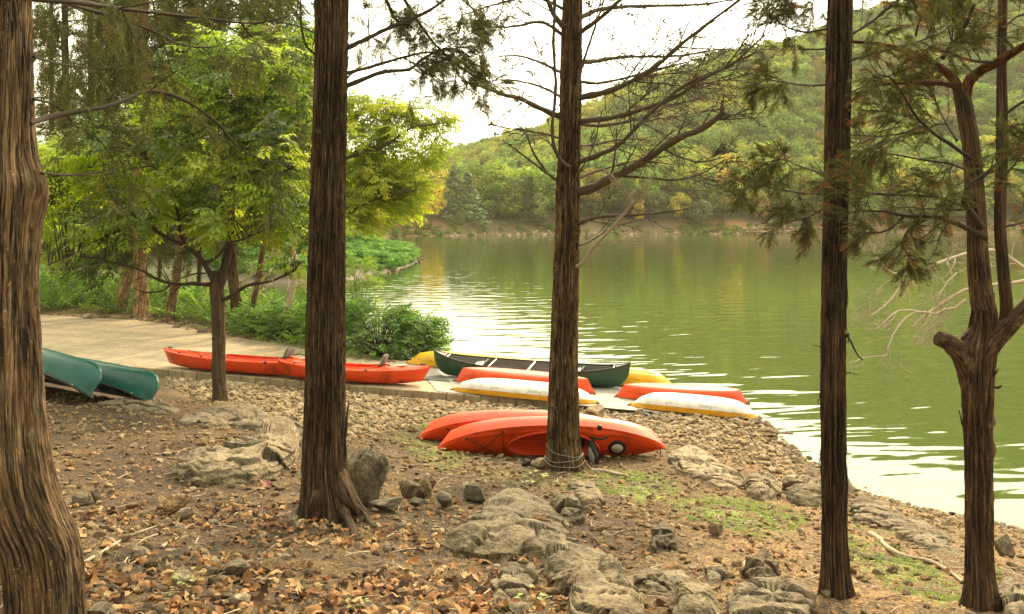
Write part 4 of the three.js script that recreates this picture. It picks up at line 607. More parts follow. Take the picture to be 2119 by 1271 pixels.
function sprays(parent, tips, R, n, size, cols, o = {}) {     // foliage at the ends of the shoots
  const list = []; for (const t of tips) for (let k = 0; k < n; k++) {
    const f = R.r(o.from ?? 0.3, 1) * (t.path.length - 1), i = min(Math.floor(f), t.path.length - 2), p = t.path[i].clone().lerp(t.path[i + 1], f - i), d = t.path[i + 1].clone().sub(t.path[i]).normalize().add(V(R.n() * 0.6, R.n() * 0.45 - (o.droop ?? 0.2), R.n() * 0.6)).normalize(), c = R() < (o.rust ?? 0) ? RUST : R.pick(cols), q = R.r(0.75, 1.25), s = size * R.r(0.6, 1.25);
    list.push({ m: along(p.sub(parent.position), d, R.n() * 0.9, s), c: lin(c[0] * q, c[1] * q, c[2] * q) });
  }
  return instances(o.name ?? 'crown', o.geo ?? cedarSpray, o.mat ?? cedarMat, list, parent);
}
function overhead(parent, c, R, n, size, cols, o = {}) {      // crown above the frame: boughs and their foliage
  const tips = [], b = new MB(), org = parent.position;
  for (let k = 0; k < (o.boughs ?? 11); k++) { const a = k * 2.4 + R(), y = lerp(c.y, c.y + (o.h ?? 5), k / (o.boughs ?? 11)), L = (o.len ?? 2.4) * R.r(0.7, 1.1) * (1.15 - 0.7 * k / (o.boughs ?? 11)), p = curve([V(c.x, y, c.z), V(c.x + cos(a) * L * 0.5, y + L * 0.15, c.z + sin(a) * L * 0.5), V(c.x + cos(a) * L, y + L * 0.1, c.z + sin(a) * L)], 8); b.tube(p, (u) => 0.022 * (1.1 - u), 5); twigs(b, p, 0.018, 7, L * 0.35, 0, R, tips, { thin: 0.4 }); }
  const g = b.geo(); g.translate(-org.x, -org.y, -org.z); mesh('branch', g, o.mat, parent); sprays(parent, tips, R, n, size, cols, { droop: 0.2, name: 'upper_crown', ...o.leaf });
}

// ---------------------------------------------------------------- the twisted cedar at the left edge
{
  const R = Rng(1001), d = 3.6, base = at(92, 1300, d), t = thing('cedar_tree', 'twisted pale barked cedar trunk at the left edge with a knot and swollen foot', 'tree', base), bm = limbMat(0.05, 0.035, 0.022);
  trunk(t, 'trunk', [[-900, -20, 60], [-300, -14, 70], [0, -6, 77], [250, -6, 80], [330, -6, 87], [395, -2, 97], [460, -4, 90], [600, -2, 82], [760, 4, 83], [900, 10, 87], [1000, 26, 90], [1060, 48, 90], [1120, 76, 88], [1190, 90, 84], [1271, 95, 80], [1340, 98, 96], [1380, 98, 110]], d,
    { seg: 600, rows: 250, origin: base, mat: bark(0.78, 0.68, 0.58), seed: 3, slim: 0.97, strips: 60, amp: 0.0055, lump: 0.16, twist: 0.35, roots: [[0.3, 0.06, 0.5, 0.1], [2, 0.08, 0.6, 0.1]], knots: [[395, -1.1, -0.03, 0.045], [380, 0, 0.02, 0.08], [420, -1.1, 0.025, 0.09]], freq: 76 });
  const tips = [], L = (p, r0, r1, o) => limb(t, p, d, r0, r1, bm, R, tips, o);
  L([[60, 255, 0], [110, 240, 0.3], [230, 218, 0.6], [318, 188, 0.9], [390, 212, 1.1], [452, 258, 1.3], [492, 303, 1.4], [540, 330, 1.5], [610, 338, 1.7]], 7, 1.6, { twigs: 9, len: 0.5, level: 1, from: 0.35, n: 30 });
  L([[50, -5, 0], [170, 6, 0.3], [225, 14, 0.5], [340, 29, 0.8], [430, 38, 1], [520, 48, 1.2], [630, 26, 1.4]], 7, 1.5, { twigs: 10, len: 0.5, level: 1, from: 0.3, n: 26 });
  L([[60, -40, 0], [150, 10, 0.6], [240, 36, 0.9], [320, 66, 1.2], [372, 92, 1.4], [430, 98, 1.5], [485, 82, 1.7]], 6, 1.2, { twigs: 9, len: 0.45, level: 1, from: 0.3, n: 26 });
  L([[70, 205, 0], [120, 222, 0.4], [160, 262, 0.6], [205, 290, 0.8], [240, 340, 1]], 3, 1, { twigs: 5, len: 0.35, n: 14 });
  L([[70, 118, 0], [140, 135, 0.5], [230, 142, 0.9], [300, 120, 1.2]], 3, 1, { twigs: 6, len: 0.35, n: 14 });
  L([[86, 358, 0], [150, 362, 0.4], [230, 352, 0.7], [270, 340, 0.9]], 3, 1, { twigs: 4, len: 0.3, n: 12 });
  L([[300, -60, 1.6], [330, 60, 1.7], [350, 130, 1.8], [362, 175, 1.8]], 3, 1, { twigs: 6, len: 0.35, n: 14 });
  const hang = []; for (let k = 0; k < 50; k++) { const x = R.r(80, 300), y = R.r(-60, 150) - abs(x - 170) * 0.2, dd = d + R.r(0.4, 2), p = at(x, y, dd); hang.push({ p, path: [p, p.clone().add(V(R.n() * 0.05, -0.12, R.n() * 0.05)), p.clone().add(V(R.n() * 0.08, -0.26, R.n() * 0.08))] }); }
  sprays(t, tips, R, 3, 0.11, CED, { droop: 0.25 }); sprays(t, hang, R, 8, 0.14, CED, { droop: 0.7, from: 0 });
  overhead(t, V(at(-20, -420, d).x, 5.4, -d), R, 4, 0.3, CED, { mat: bm, h: 4, len: 2.2 });
}
// ---------------------------------------------------------------- the large dark cedar left of the middle
{
  const R = Rng(1002), d = 6.6, base = at(684, 1078, d), t = thing('cedar_tree', 'large dark cedar trunk left of the middle with flared roots among stones', 'tree', base), bm = limbMat(0.04, 0.028, 0.018);
  trunk(t, 'trunk', [[-1100, 694, 28], [-500, 690, 33], [0, 686, 36], [150, 684, 36.5], [300, 680, 38], [480, 677, 39], [600, 675, 41], [750, 673, 42], [850, 672, 43], [930, 671, 47], [990, 673, 51], [1040, 678, 56], [1080, 683, 62], [1130, 684, 66]], d,
    { seg: 340, rows: 360, origin: base, mat: bark(0.40, 0.345, 0.295), seed: 13, slim: 0.88, strips: 60, amp: 0.013, lump: 0.16, sunk: 0.16, freq: 60, red: 0.12, roots: [[PI - 0.1, 0.20, 0.3, 0.10], [0.0, 0.14, 0.24, 0.13], [-0.55, 0.12, 0.18, 0.16], [-1.1, 0.26, 0.2, 0.13], [-1.75, 0.10, 0.2, 0.15], [-2.4, 0.14, 0.24, 0.12], [1.2, 0.2, 0.4, 0.1]] });
  for (const [px, r0, h0] of [[[[678, 985], [652, 1036], [618, 1064], [566, 1086]], 0.06, 0.10], [[[690, 985], [708, 1050], [724, 1092], [746, 1138]], 0.06, 0.13], [[[694, 970], [726, 1040], [752, 1076], [786, 1104]], 0.055, 0.11]]) {
    const q = px.map(([x, y], k) => k < 1 ? at(x, y, d) : k < 2 ? at(x, y, d - 0.13) : G(x, y)); q[2].y += 0.03; q[3].y -= 0.03; const c = curve(q, 24), b = new MB(); b.tube(c, (u) => r0 * 1.25 * (1.05 - 0.9 * u) * (0.85 + 0.15 * Math.sin(u * 9)) * (1 + 0.1 * sin(u * 30)), 24); for (let i = 0; i < b.k; i++) { const X = b.p[i * 3], Yy = b.p[i * 3 + 1], Z = b.p[i * 3 + 2], n = (ridge(X * 40, Yy * 14, Z * 40) - 0.5) * 0.014; b.p[i * 3] += n; b.p[i * 3 + 2] += n; const kk = 0.8 + n * 20; b.c.push(kk, kk, kk); } const g = b.geo(); g.translate(-base.x, -base.y, -base.z); mesh('root', g, bark(0.48, 0.41, 0.34), t); }
  const tips = [], L = (p, r0, r1, o) => limb(t, p, d, r0, r1, bm, R, tips, o);
  L([[716, 100, 0], [756, 82, 0.1], [790, 65, 0.2], [850, 40, 0.3], [900, 14, 0.4], [950, -25, 0.5]], 5, 3, { twigs: 4, len: 0.5, n: 18, tip: false });
  L([[716, 152, 0], [770, 137, 0.2], [830, 120, 0.4], [890, 108, 0.5], [950, 122, 0.6]], 4, 1.5, { twigs: 12, len: 0.55, level: 1, from: 0.35, n: 18 });
  L([[716, 178, 0], [790, 150, 0.1], [850, 142, 0.3], [880, 118, 0.4], [930, 100, 0.5], [975, 118, 0.6]], 5, 1.5, { twigs: 12, len: 0.5, level: 1, from: 0.35, n: 18 });
  L([[800, -60, 0.6], [850, 20, 0.6], [890, 80, 0.7], [940, 130, 0.8], [985, 160, 0.9], [1012, 182, 1]], 4, 1.2, { twigs: 12, len: 0.42, level: 1, from: 0.2, n: 18 });
  L([[780, -60, 0.3], [800, 0, 0.3], [822, 45, 0.4], [848, 74, 0.5]], 4, 1.5, { twigs: 6, len: 0.4, level: 1, n: 14 });
  L([[900, -80, 0.7], [950, -10, 0.8], [990, 30, 0.9], [1010, 60, 1]], 3.5, 1.2, { twigs: 7, len: 0.4, level: 1, n: 14 });
  const n = tips.length; L([[656, 116, 0], [632, 92, -0.1], [622, 40, -0.2], [624, -20, -0.2]], 2.5, 1.5, { twigs: 3, len: 0.3, n: 12, tip: false });
  L([[655, 68, 0], [600, 50, 0.3], [540, 40, 0.5]], 2, 1, { twigs: 3, len: 0.3, n: 10, tip: false });
  L([[716, 135, 0.05], [722, 118, 0], [728, 80, -0.02], [727, 60, -0.02]], 1.2, 0.6, { n: 8, tip: false });
  L([[715, 905, -0.1], [718, 860, -0.14], [722, 825, -0.15]], 3.5, 0.8, { n: 8, tip: false, name: 'stub' });
  sprays(t, tips.slice(0, n), R, 9, 0.105, CED, { droop: 0.3, from: 0.1 });
  overhead(t, V(at(694, -420, d).x, 6.6, -d), R, 4, 0.38, CED, { mat: bm, h: 5, len: 2.6 });
}
// ---------------------------------------------------------------- the roped bare tree in the middle
{
  const R = Rng(1003), d = 11, base = at(1170, 975, d), t = thing('bare_tree', 'roped tree in the middle with long bare branches and a pale low limb', 'tree', base), bm = limbMat(0.085, 0.062, 0.038), pm = limbMat(0.34, 0.28, 0.2);
  trunk(t, 'trunk', [[-700, 1192, 14], [-300, 1189, 17], [0, 1185, 20], [200, 1181, 22], [345, 1177, 24], [500, 1174, 26], [600, 1171, 27.5], [700, 1168, 29], [850, 1165, 33], [910, 1166, 36], [950, 1168, 40], [978, 1170, 45], [1000, 1170, 48]], d,
    { seg: 240, rows: 320, origin: base, mat: bark(0.62, 0.53, 0.43), seed: 23, slim: 0.88, strips: 50, amp: 0.022, lump: 0.12, sunk: 0.12, freq: 34, roots: [[0.1, 0.16, 0.35, 0.10], [-0.9, 0.16, 0.24, 0.13], [-2.1, 0.12, 0.25, 0.12], [PI, 0.05, 0.4, 0.1]] });
  const o = { twigs: 15, len: 1.15, level: 2, kids: 3.5, kink: 0.1, rise: 0.0, fwd: 0.35, flat: 0.9, min: 0.0036, thin: 0.4, n: 22, tip: false, fall: 0.55 }, L = (p, r0, r1, m = bm, x = {}) => limb(t, p, d, r0 * 1.25, r1 * 1.3, m, R, null, { ...o, ...x });
  L([[1190, 205, 0], [1230, 196, -0.2], [1270, 185, -0.4], [1340, 150, -0.6], [1400, 100, -0.8], [1450, 60, -0.9], [1535, -4, -1.1]], 6, 2);
  L([[1190, 131, 0], [1240, 125, 0.4], [1290, 118, 0.6], [1400, 116, 1], [1500, 100, 1.4]], 4.5, 1);
  L([[1190, 252, 0], [1250, 246, -0.3], [1300, 235, -0.5], [1400, 200, -0.9], [1450, 165, -1.1], [1520, 130, -1.3], [1582, 72, -1.5]], 5, 1.2);
  L([[1185, 250, 0], [1240, 260, 0.5], [1320, 246, 0.8], [1390, 218, 1.2], [1450, 205, 1.4]], 4, 1);
  L([[1190, 338, 0], [1240, 320, -0.3], [1280, 300, -0.5], [1340, 240, -0.8], [1420, 175, -1], [1500, 140, -1.2], [1565, 108, -1.4]], 5, 1.2);
  L([[1190, 398, 0], [1225, 390, -0.2], [1260, 372, -0.4], [1330, 335, -0.7], [1400, 288, -1], [1460, 262, -1.2], [1500, 231, -1.4]], 8.5, 4, bm, { twigs: 11, len: 0.9 });
  L([[1372, 308, -0.9], [1410, 326, -1], [1450, 335, -1.1], [1500, 325, -1.2]], 2, 0.8, bm, { twigs: 5, len: 0.4 });
  L([[1290, 364, -0.5], [1340, 368, -0.6], [1400, 372, -0.8], [1450, 360, -0.9], [1500, 330, -1.1]], 2.4, 0.8, bm, { twigs: 6, len: 0.5 });
  L([[1188, 467, 0], [1215, 456, -0.2], [1240, 449, -0.3], [1330, 444, -0.8], [1425, 433, -1.2]], 4, 1, bm, { twigs: 7, len: 0.5, level: 1 });
  L([[1192, 552, -0.1], [1206, 545, -0.2], [1222, 520, -0.3], [1240, 500, -0.5], [1275, 462, -0.7], [1300, 430, -0.8], [1312, 395, -0.9]], 3.6, 1.2, pm, { twigs: 10, len: 0.6 });
  L([[1190, 42, 0], [1240, 20, 0.3], [1340, 12, 0.8], [1440, 10, 1.2], [1525, -2, 1.5]], 4.5, 1.5);
  L([[1192, 72, 0], [1225, 50, -0.3], [1260, 22, -0.5], [1300, -14, -0.7]], 4.5, 2, bm, { twigs: 7 });
  L([[1190, 300, 0], [1225, 300, 0.6], [1290, 288, 1], [1350, 290, 1.3]], 3, 0.8, bm, { twigs: 8, len: 0.6 });
  L([[1160, 242, 0], [1120, 225, -0.3], [1080, 205, -0.6], [1040, 195, -0.9], [1000, 180, -1.2], [955, 168, -1.5]], 5.5, 1.4, bm, { twigs: 12, len: 0.7 });
  L([[1178, 346, -0.25], [1160, 332, -0.3], [1146, 300, -0.35], [1143, 262, -0.35], [1150, 180, -0.4], [1145, 80, -0.5], [1150, -20, -0.6]], 3.4, 2.2, bm, { twigs: 8, len: 0.5, level: 1 });
  L([[1165, 382, 0], [1120, 350, -0.3], [1070, 312, -0.5], [1040, 290, -0.7]], 2.6, 0.8, bm, { twigs: 3, len: 0.3, level: 0 });
  L([[1132, 358, -0.2], [1102, 312, -0.4], [1088, 270, -0.5]], 2.4, 0.8, bm, { twigs: 2, len: 0.3, level: 0 });
  L([[1172, 62, 0], [1150, 36, -0.2], [1136, 8, -0.3], [1120, -30, -0.4]], 5, 3, bm, { twigs: 5 });
  L([[1165, 72, 0], [1120, 46, -0.4], [1060, 55, -0.7], [1005, 56, -1]], 3.4, 1, bm, { twigs: 12, len: 0.7 });
  L([[1165, 152, 0], [1120, 130, 0.3], [1070, 115, 0.6], [1010, 120, 0.9]], 3, 0.8, bm, { twigs: 12, len: 0.6 });
  L([[1190, 168, 0], [1240, 172, 0.3], [1300, 160, 0.5], [1380, 140, 0.9], [1460, 118, 1.2]], 3, 0.9);
  L([[1190, 512, 0], [1220, 500, 0.2], [1270, 470, 0.5], [1330, 452, 0.8]], 2, 0.7, bm, { twigs: 7, len: 0.5, level: 1 });
  L([[1190, 372, 0], [1250, 350, 0.4], [1330, 330, 0.7], [1420, 318, 1]], 2.6, 0.8, bm, { twigs: 10, len: 0.6 });
  L([[1168, 290, 0], [1130, 278, -0.3], [1085, 270, -0.5], [1030, 262, -0.8]], 2, 0.7, bm, { twigs: 9, len: 0.5 });
  L([[1168, 205, 0.1], [1120, 180, 0.5], [1050, 165, 0.9], [990, 172, 1.2]], 2.6, 0.8, bm, { twigs: 12, len: 0.6 });
  L([[1170, 20, 0], [1110, -5, -0.3], [1040, 5, -0.7], [960, 30, -1]], 3, 0.9, bm, { twigs: 12, len: 0.6 });
  L([[1182, 385, -0.28], [1200, 355, -0.35], [1225, 310, -0.4], [1246, 228, -0.5]], 2, 0.8, bm, { twigs: 4, len: 0.3, level: 1 });
  L([[1190, 195, -0.25], [1210, 120, -0.35], [1230, 60, -0.5], [1250, 0, -0.6]], 2.6, 1.2, bm, { twigs: 8, len: 0.5 });
}
// ---------------------------------------------------------------- the thin straight cedar on the right
{
  const R = Rng(1004), d = 4.9, base = at(1730, 1238, d), t = thing('cedar_tree', 'thin straight dark cedar trunk on the right with drooping green sprays', 'tree', base), bm = limbMat(0.042, 0.03, 0.02);
  trunk(t, 'trunk', [[-900, 1750, 20], [-400, 1744, 23], [0, 1738, 26], [250, 1734, 26.5], [500, 1729, 26], [800, 1724, 27], [1000, 1725, 27.5], [1120, 1727, 28], [1190, 1729, 33], [1240, 1732, 40], [1280, 1735, 44]], d,
    { seg: 260, rows: 360, origin: base, mat: bark(0.32, 0.265, 0.22), seed: 33, slim: 0.89, strips: 60, amp: 0.0085, lump: 0.14, sunk: 0.1, freq: 75, red: 0.12, roots: [[-0.35, 0.10, 0.4, 0.05], [PI, 0.05, 0.4, 0.05], [-1.7, 0.05, 0.4, 0.06]] });
  const tips = [], L = (p, r0, r1, o) => limb(t, p, d, r0, r1, bm, R, tips, { thin: 0.4, min: 0.0018, ...o });
  L([[1712, 362, 0], [1680, 352, 0.2], [1650, 342, 0.4], [1620, 330, 0.6], [1590, 335, 0.8]], 3, 1, { twigs: 12, len: 0.28, level: 1, n: 16 });
  L([[1712, 403, 0], [1660, 399, 0.3], [1626, 395, 0.5], [1565, 384, 0.8], [1530, 390, 1]], 2.5, 0.8, { twigs: 12, len: 0.28, level: 1, n: 16 });
  L([[1712, 426, 0], [1690, 440, 0.1], [1666, 451, 0.3], [1620, 461, 0.5], [1575, 462, 0.8]], 2.5, 0.8, { twigs: 10, len: 0.26, level: 1, n: 16 });
  L([[1712, 176, 0], [1660, 176, 0.3], [1610, 168, 0.6], [1560, 160, 0.8]], 2.5, 0.8, { twigs: 9, len: 0.25, level: 1, n: 14 });
  L([[1712, 60, 0], [1660, 66, 0.3], [1610, 45, 0.6], [1570, 10, 0.8]], 3, 0.8, { twigs: 12, len: 0.3, level: 1, n: 14 });
  L([[1712, 101, 0], [1690, 102, 0.1], [1652, 102, 0.2]], 2, 1.4, { n: 6, tip: false });
  L([[1712, -20, 0], [1660, -10, 0.4], [1600, -5, 0.6]], 3, 0.8, { twigs: 12, len: 0.3, level: 1, n: 14 });
  const n1 = tips.length;
  L([[1755, 196, 0], [1790, 176, 0.1], [1850, 152, 0.3], [1900, 130, 0.4]], 2, 1, { twigs: 8, len: 0.25, n: 12 });
  L([[1758, 74, 0], [1810, 40, 0.2], [1870, -10, 0.3]], 3.5, 2, { twigs: 7, len: 0.3, n: 12 });
  L([[1756, 126, 0], [1820, 108, 0.2], [1900, 86, 0.4], [1960, 60, 0.6], [2010, 15, 0.7]], 3, 1.2, { twigs: 10, len: 0.35, n: 14 });
  L([[1752, 392, 0], [1800, 402, 0.3], [1860, 404, 0.5], [1928, 408, 0.7]], 2.6, 1, { twigs: 9, len: 0.3, n: 14 });
  L([[1748, 690, 0], [1760, 705, -0.05], [1775, 735, -0.1], [1786, 746, -0.1]], 2.6, 1.2, { n: 8, tip: false, name: 'broken_twig' });
  L([[1750, 698, 0], [1757, 690, -0.05], [1755, 710, -0.1]], 2, 1, { n: 6, tip: false, name: 'broken_twig' });
  L([[1745, 772, 0], [1760, 772, -0.05], [1777, 776, -0.05]], 1.4, 0.8, { n: 6, tip: false, name: 'broken_twig' });
  L([[1708, 716, 0], [1695, 718, -0.05], [1682, 713, -0.05]], 1.4, 0.8, { n: 6, tip: false, name: 'broken_twig' });
  L([[1733, 600, -0.06], [1740, 604, -0.085], [1744, 606, -0.1]], 2, 1.6, { n: 4, tip: false, name: 'broken_twig' });
  sprays(t, tips.slice(0, n1), R, 7, 0.075, CED, { droop: 0.12, rust: 0.04, from: 0.1 }); sprays(t, tips.slice(n1), R, 5, 0.08, CED, { droop: 0.12, rust: 0.06, from: 0.15, name: 'crown' });
  overhead(t, V(at(1745, -300, d).x, 6.2, -d), R, 4, 0.3, CED, { mat: bm, h: 4, len: 1.9 });
}
// ---------------------------------------------------------------- the forked cedar at the right edge
{
  const R = Rng(1005), d = 4.75, base = at(2032, 1268, d), t = thing('cedar_tree', 'forked cedar with a sawn stub at the right edge and red bark higher up', 'tree', base), bk = bark(0.42, 0.335, 0.265), rb = bark(0.62, 0.33, 0.19), bm = limbMat(0.045, 0.032, 0.02);
  trunk(t, 'trunk', [[640, 2036, 26], [690, 2034, 34], [720, 2030, 38], [770, 2024, 39], [840, 2022, 36], [920, 2024, 32.5], [1050, 2026, 32], [1160, 2028, 34], [1220, 2031, 40], [1262, 2033, 47], [1300, 2034, 54]], d,
    { seg: 180, rows: 240, origin: base, mat: bk, seed: 43, strips: 40, slim: 0.82, amp: 0.008, lump: 0.16, sunk: 0.09, freq: 70, roots: [[PI, 0.08, 0.4, 0.06], [-1.2, 0.06, 0.4, 0.06], [0.1, 0.06, 0.4, 0.06]], knots: [[930, -0.25, 0.03, 0.05], [720, PI, 0.05, 0.06]] });
  const stem = (name, px, r0, r1, m, o = {}) => { const b = new MB(), pts = limbPts(px, d, 40), s = d / F; b.grid(64, 40, (i, j) => { const p = pts[j], T = pts[min(j + 1, 40)].clone().sub(pts[max(j - 1, 0)]).normalize(), A = V().crossVectors(T, V(0, 0, 1)).normalize(), B = V().crossVectors(A, T), a = i / 64 * 2 * PI, R0 = lerp(r0, r1, j / 40) * s * 0.84, rr = R0 * (1 + 0.2 * (noise3(cos(a) * 1.5 + r0, sin(a) * 1.5, j * 0.2) - 0.5)) + 0.006 * (ridge(cos(a) * 4, sin(a) * 4, j * 0.09) - 0.5), k = 0.7 + 0.5 * noise3(cos(a) * 5, sin(a) * 5, j * 0.3); return [p.x + (A.x * cos(a) + B.x * sin(a)) * rr - base.x, p.y + (A.y * cos(a) + B.y * sin(a)) * rr - base.y, p.z + (A.z * cos(a) + B.z * sin(a)) * rr - base.z, i / 64, j * 0.05, [k, k, k]]; }); if (o.cap) { const e = b.v(pts[40].x - base.x, pts[40].y - base.y, pts[40].z - base.z, 0, 0, [1.7, 1.6, 1.4]); for (let i = 0; i < 64; i++) b.t(40 * 65 + i, 40 * 65 + i + 1, e); } return b.build(name, m, t); };
  stem('sawn_stub', [[2030, 880, 0.005], [2016, 810, 0], [1998, 752, -0.01], [1970, 714, -0.02], [1941, 700, -0.03]], 33, 17, bk, { cap: 1 });
  stem('stem', [[2012, 712, 0], [2040, 672, 0], [2032, 620, 0.02], [2024, 540, 0.03], [2022, 470, 0.04], [2014, 350, 0.06], [2000, 240, 0.08], [1986, 175, 0.1]], 28, 18, bk);
  stem('stem', [[2040, 740, 0.03], [2062, 700, 0.03], [2082, 660, 0.03], [2076, 560, 0.02], [2070, 470, 0.02], [2074, 300, 0.03], [2073, 150, 0.04], [2076, -40, 0.05], [2080, -300, 0.1]], 16, 9, bk);
  stem('limb', [[2030, 745, -0.02], [2065, 700, -0.05], [2098, 664, -0.08], [2140, 620, -0.1], [2220, 520, -0.15]], 22, 15, bk);
  stem('limb', [[1992, 215, 0.09], [1975, 165, 0.12], [1935, 134, 0.15], [1880, 108, 0.2], [1820, 92, 0.3], [1765, 86, 0.4]], 12, 3, rb);
  stem('limb', [[1996, 215, 0.09], [2005, 170, 0.06], [2030, 146, 0.02], [2062, 130, -0.05], [2119, 95, -0.2], [2190, 60, -0.4]], 13, 8, rb);
  stem('limb', [[1990, 185, 0.1], [1965, 176, 0.05], [1930, 172, -0.05], [1880, 172, -0.15], [1812, 176, -0.3]], 6, 3, rb);
  const tips = [], L = (p, r0, r1, o) => limb(t, p, d, r0, r1, bm, R, tips, { thin: 0.4, min: 0.0018, ...o });
  L([[2040, 492, 0], [2000, 472, -0.1], [1960, 455, -0.2], [1935, 449, -0.25], [1870, 446, -0.3], [1830, 438, -0.35], [1768, 437, -0.4]], 6.5, 1.6, { twigs: 9, len: 0.3, level: 1, n: 24 });
  L([[1872, 446, -0.3], [1852, 466, -0.3], [1820, 482, -0.3], [1775, 480, -0.3]], 3, 1, { twigs: 5, len: 0.2, n: 12 });
  L([[1915, 455, -0.2], [1880, 476, -0.2], [1868, 505, -0.2], [1880, 525, -0.2], [1915, 540, -0.2]], 2.6, 1, { twigs: 6, len: 0.2, n: 14 });
  L([[2032, 470, -0.05], [2010, 440, -0.15], [1995, 415, -0.2], [2005, 385, -0.2], [2040, 360, -0.15], [2080, 325, -0.1], [2119, 300, -0.1]], 7, 3, { twigs: 7, len: 0.3, level: 1, n: 22 });
  L([[2000, 430, -0.1], [1960, 414, -0.2], [1928, 406, -0.3], [1850, 403, -0.4], [1790, 398, -0.5], [1755, 390, -0.6]], 3.4, 1, { twigs: 11, len: 0.28, level: 1, n: 20 });
  L([[2010, 330, 0], [1983, 310, -0.1], [1928, 272, -0.2], [1893, 237, -0.3], [1865, 190, -0.35], [1842, 160, -0.4], [1815, 155, -0.4]], 4.4, 1, { twigs: 14, len: 0.3, level: 1, n: 22 });
  L([[2015, 360, 0], [1970, 340, 0.2], [1900, 330, 0.4], [1830, 318, 0.5], [1780, 330, 0.6]], 3, 1, { twigs: 12, len: 0.3, level: 1, n: 18 });
  L([[1905, 262, -0.2], [1870, 275, -0.2], [1820, 282, -0.2], [1765, 280, -0.2]], 2.4, 0.8, { twigs: 8, len: 0.25, level: 1, n: 14 });
  L([[2074, 130, 0], [2010, 125, -0.2], [1950, 105, -0.3], [1905, 88, -0.4]], 4, 1.4, { twigs: 10, len: 0.3, level: 1, n: 16 });
  L([[1950, 120, 0], [1975, 85, -0.1], [2000, 50, -0.1], [2015, 10, -0.2]], 5, 3, { twigs: 8, len: 0.3, level: 1, n: 14 });
  L([[1895, 75, 0.3], [1905, 40, 0.3], [1925, 5, 0.3]], 3, 1.5, { twigs: 8, len: 0.3, level: 1, n: 10 });
  L([[2076, 240, 0], [2110, 215, 0], [2150, 190, 0]], 3.4, 1.6, { twigs: 6, len: 0.3, level: 1, n: 10 });
  L([[2076, 470, 0], [2110, 462, 0.05], [2160, 440, 0.1]], 3, 1.6, { twigs: 7, len: 0.3, level: 1, n: 10 });
  L([[2072, 40, 0], [2020, 20, 0.3], [1960, 0, 0.5]], 3, 1.6, { twigs: 10, len: 0.3, level: 1, n: 10 });
  L([[2074, 370, 0], [2100, 340, 0.1], [2130, 300, 0.1]], 3, 1.4, { twigs: 8, len: 0.3, level: 1, n: 10 });
  L([[2073, 60, 0], [2105, 35, 0.1], [2150, 20, 0.2]], 3, 1.4, { twigs: 8, len: 0.3, level: 1, n: 10 });
  L([[1980, 290, 0.1], [1950, 240, 0.4], [1930, 200, 0.6], [1900, 180, 0.8]], 3, 1, { twigs: 12, len: 0.3, level: 1, n: 14 });
  L([[2055, 780, 0], [2062, 770, -0.1], [2066, 764, -0.12]], 2.4, 1, { n: 4, tip: false, name: 'broken_twig' });
  L([[2052, 800, 0], [2066, 802, -0.06], [2072, 798, -0.08]], 3.4, 1.6, { n: 5, tip: false, name: 'broken_twig' });
  L([[1992, 880, 0], [1988, 862, -0.05], [1985, 848, -0.06]], 1.8, 0.8, { n: 5, tip: false, name: 'broken_twig' });
  sprays(t, tips, R, 6, 0.07, CED, { droop: 0.1, rust: 0.09, from: 0.15 });
  overhead(t, V(at(2078, -250, d).x, 6, -d), R, 4, 0.3, CED, { mat: bm, h: 4, len: 1.8 });
}
// ---------------------------------------------------------------- the bleached dead tree leaning over the water
{
  const R = Rng(1006), d = 8.2, pm = limbMat(0.46, 0.39, 0.29), base = at(2330, 560, d), t = thing('dead_tree', 'bleached dead branches hanging over the water behind the forked cedar', 'dead tree', base);
  const o = { twigs: 15, len: 0.5, level: 2, kids: 4, kink: 0.26, thin: 0.45, min: 0.0018, n: 22, tip: false, fall: 0.5, flat: 0.8 }, L = (p, r0, r1, x = {}) => limb(t, p, d, r0 * 0.8, r1 * 0.85, pm, R, null, { ...o, ...x });
  L([[2330, 560, 0], [2220, 570, 0], [2119, 582, 0], [2060, 590, 0], [2000, 600, 0.1], [1960, 622, 0.1], [1925, 645, 0], [1885, 678, -0.1]], 7, 2, { name: 'limb', twigs: 6 });
  L([[2330, 480, 0.3], [2210, 570, 0.3], [2119, 555, 0.3], [2070, 520, 0.3], [2004, 524, 0.3], [1960, 538, 0.2], [1915, 556, 0.1], [1872, 584, 0], [1838, 628, -0.1], [1800, 655, -0.2]], 7, 1.6, { name: 'limb', twigs: 16, len: 0.5 });
  L([[1998, 620, 0.1], [1975, 638, 0.1], [1955, 640, 0.1], [1935, 650, 0], [1880, 642, -0.1], [1850, 648, -0.2], [1815, 680, -0.3], [1790, 682, -0.3]], 4, 1.2, { twigs: 14, len: 0.4 });
  L([[1935, 648, 0], [1890, 648, -0.1], [1868, 665, -0.2], [1850, 690, -0.3], [1838, 720, -0.4], [1836, 734, -0.4], [1800, 738, -0.5], [1755, 752, -0.6]], 2.6, 1, { twigs: 8, len: 0.3, level: 1 });
  L([[1905, 560, 0.1], [1860, 568, 0], [1825, 548, -0.1], [1808, 520, -0.1], [1800, 500, -0.1]], 3, 1, { twigs: 9, len: 0.36 });
  L([[1945, 650, 0], [1938, 670, 0], [1925, 680, 0], [1915, 682, 0]], 2.6, 1, { twigs: 4, len: 0.25 });
  L([[1980, 565, 0.2], [1958, 588, 0.1], [1940, 620, 0], [1932, 640, 0]], 2.2, 1, { twigs: 6, len: 0.3 });
}
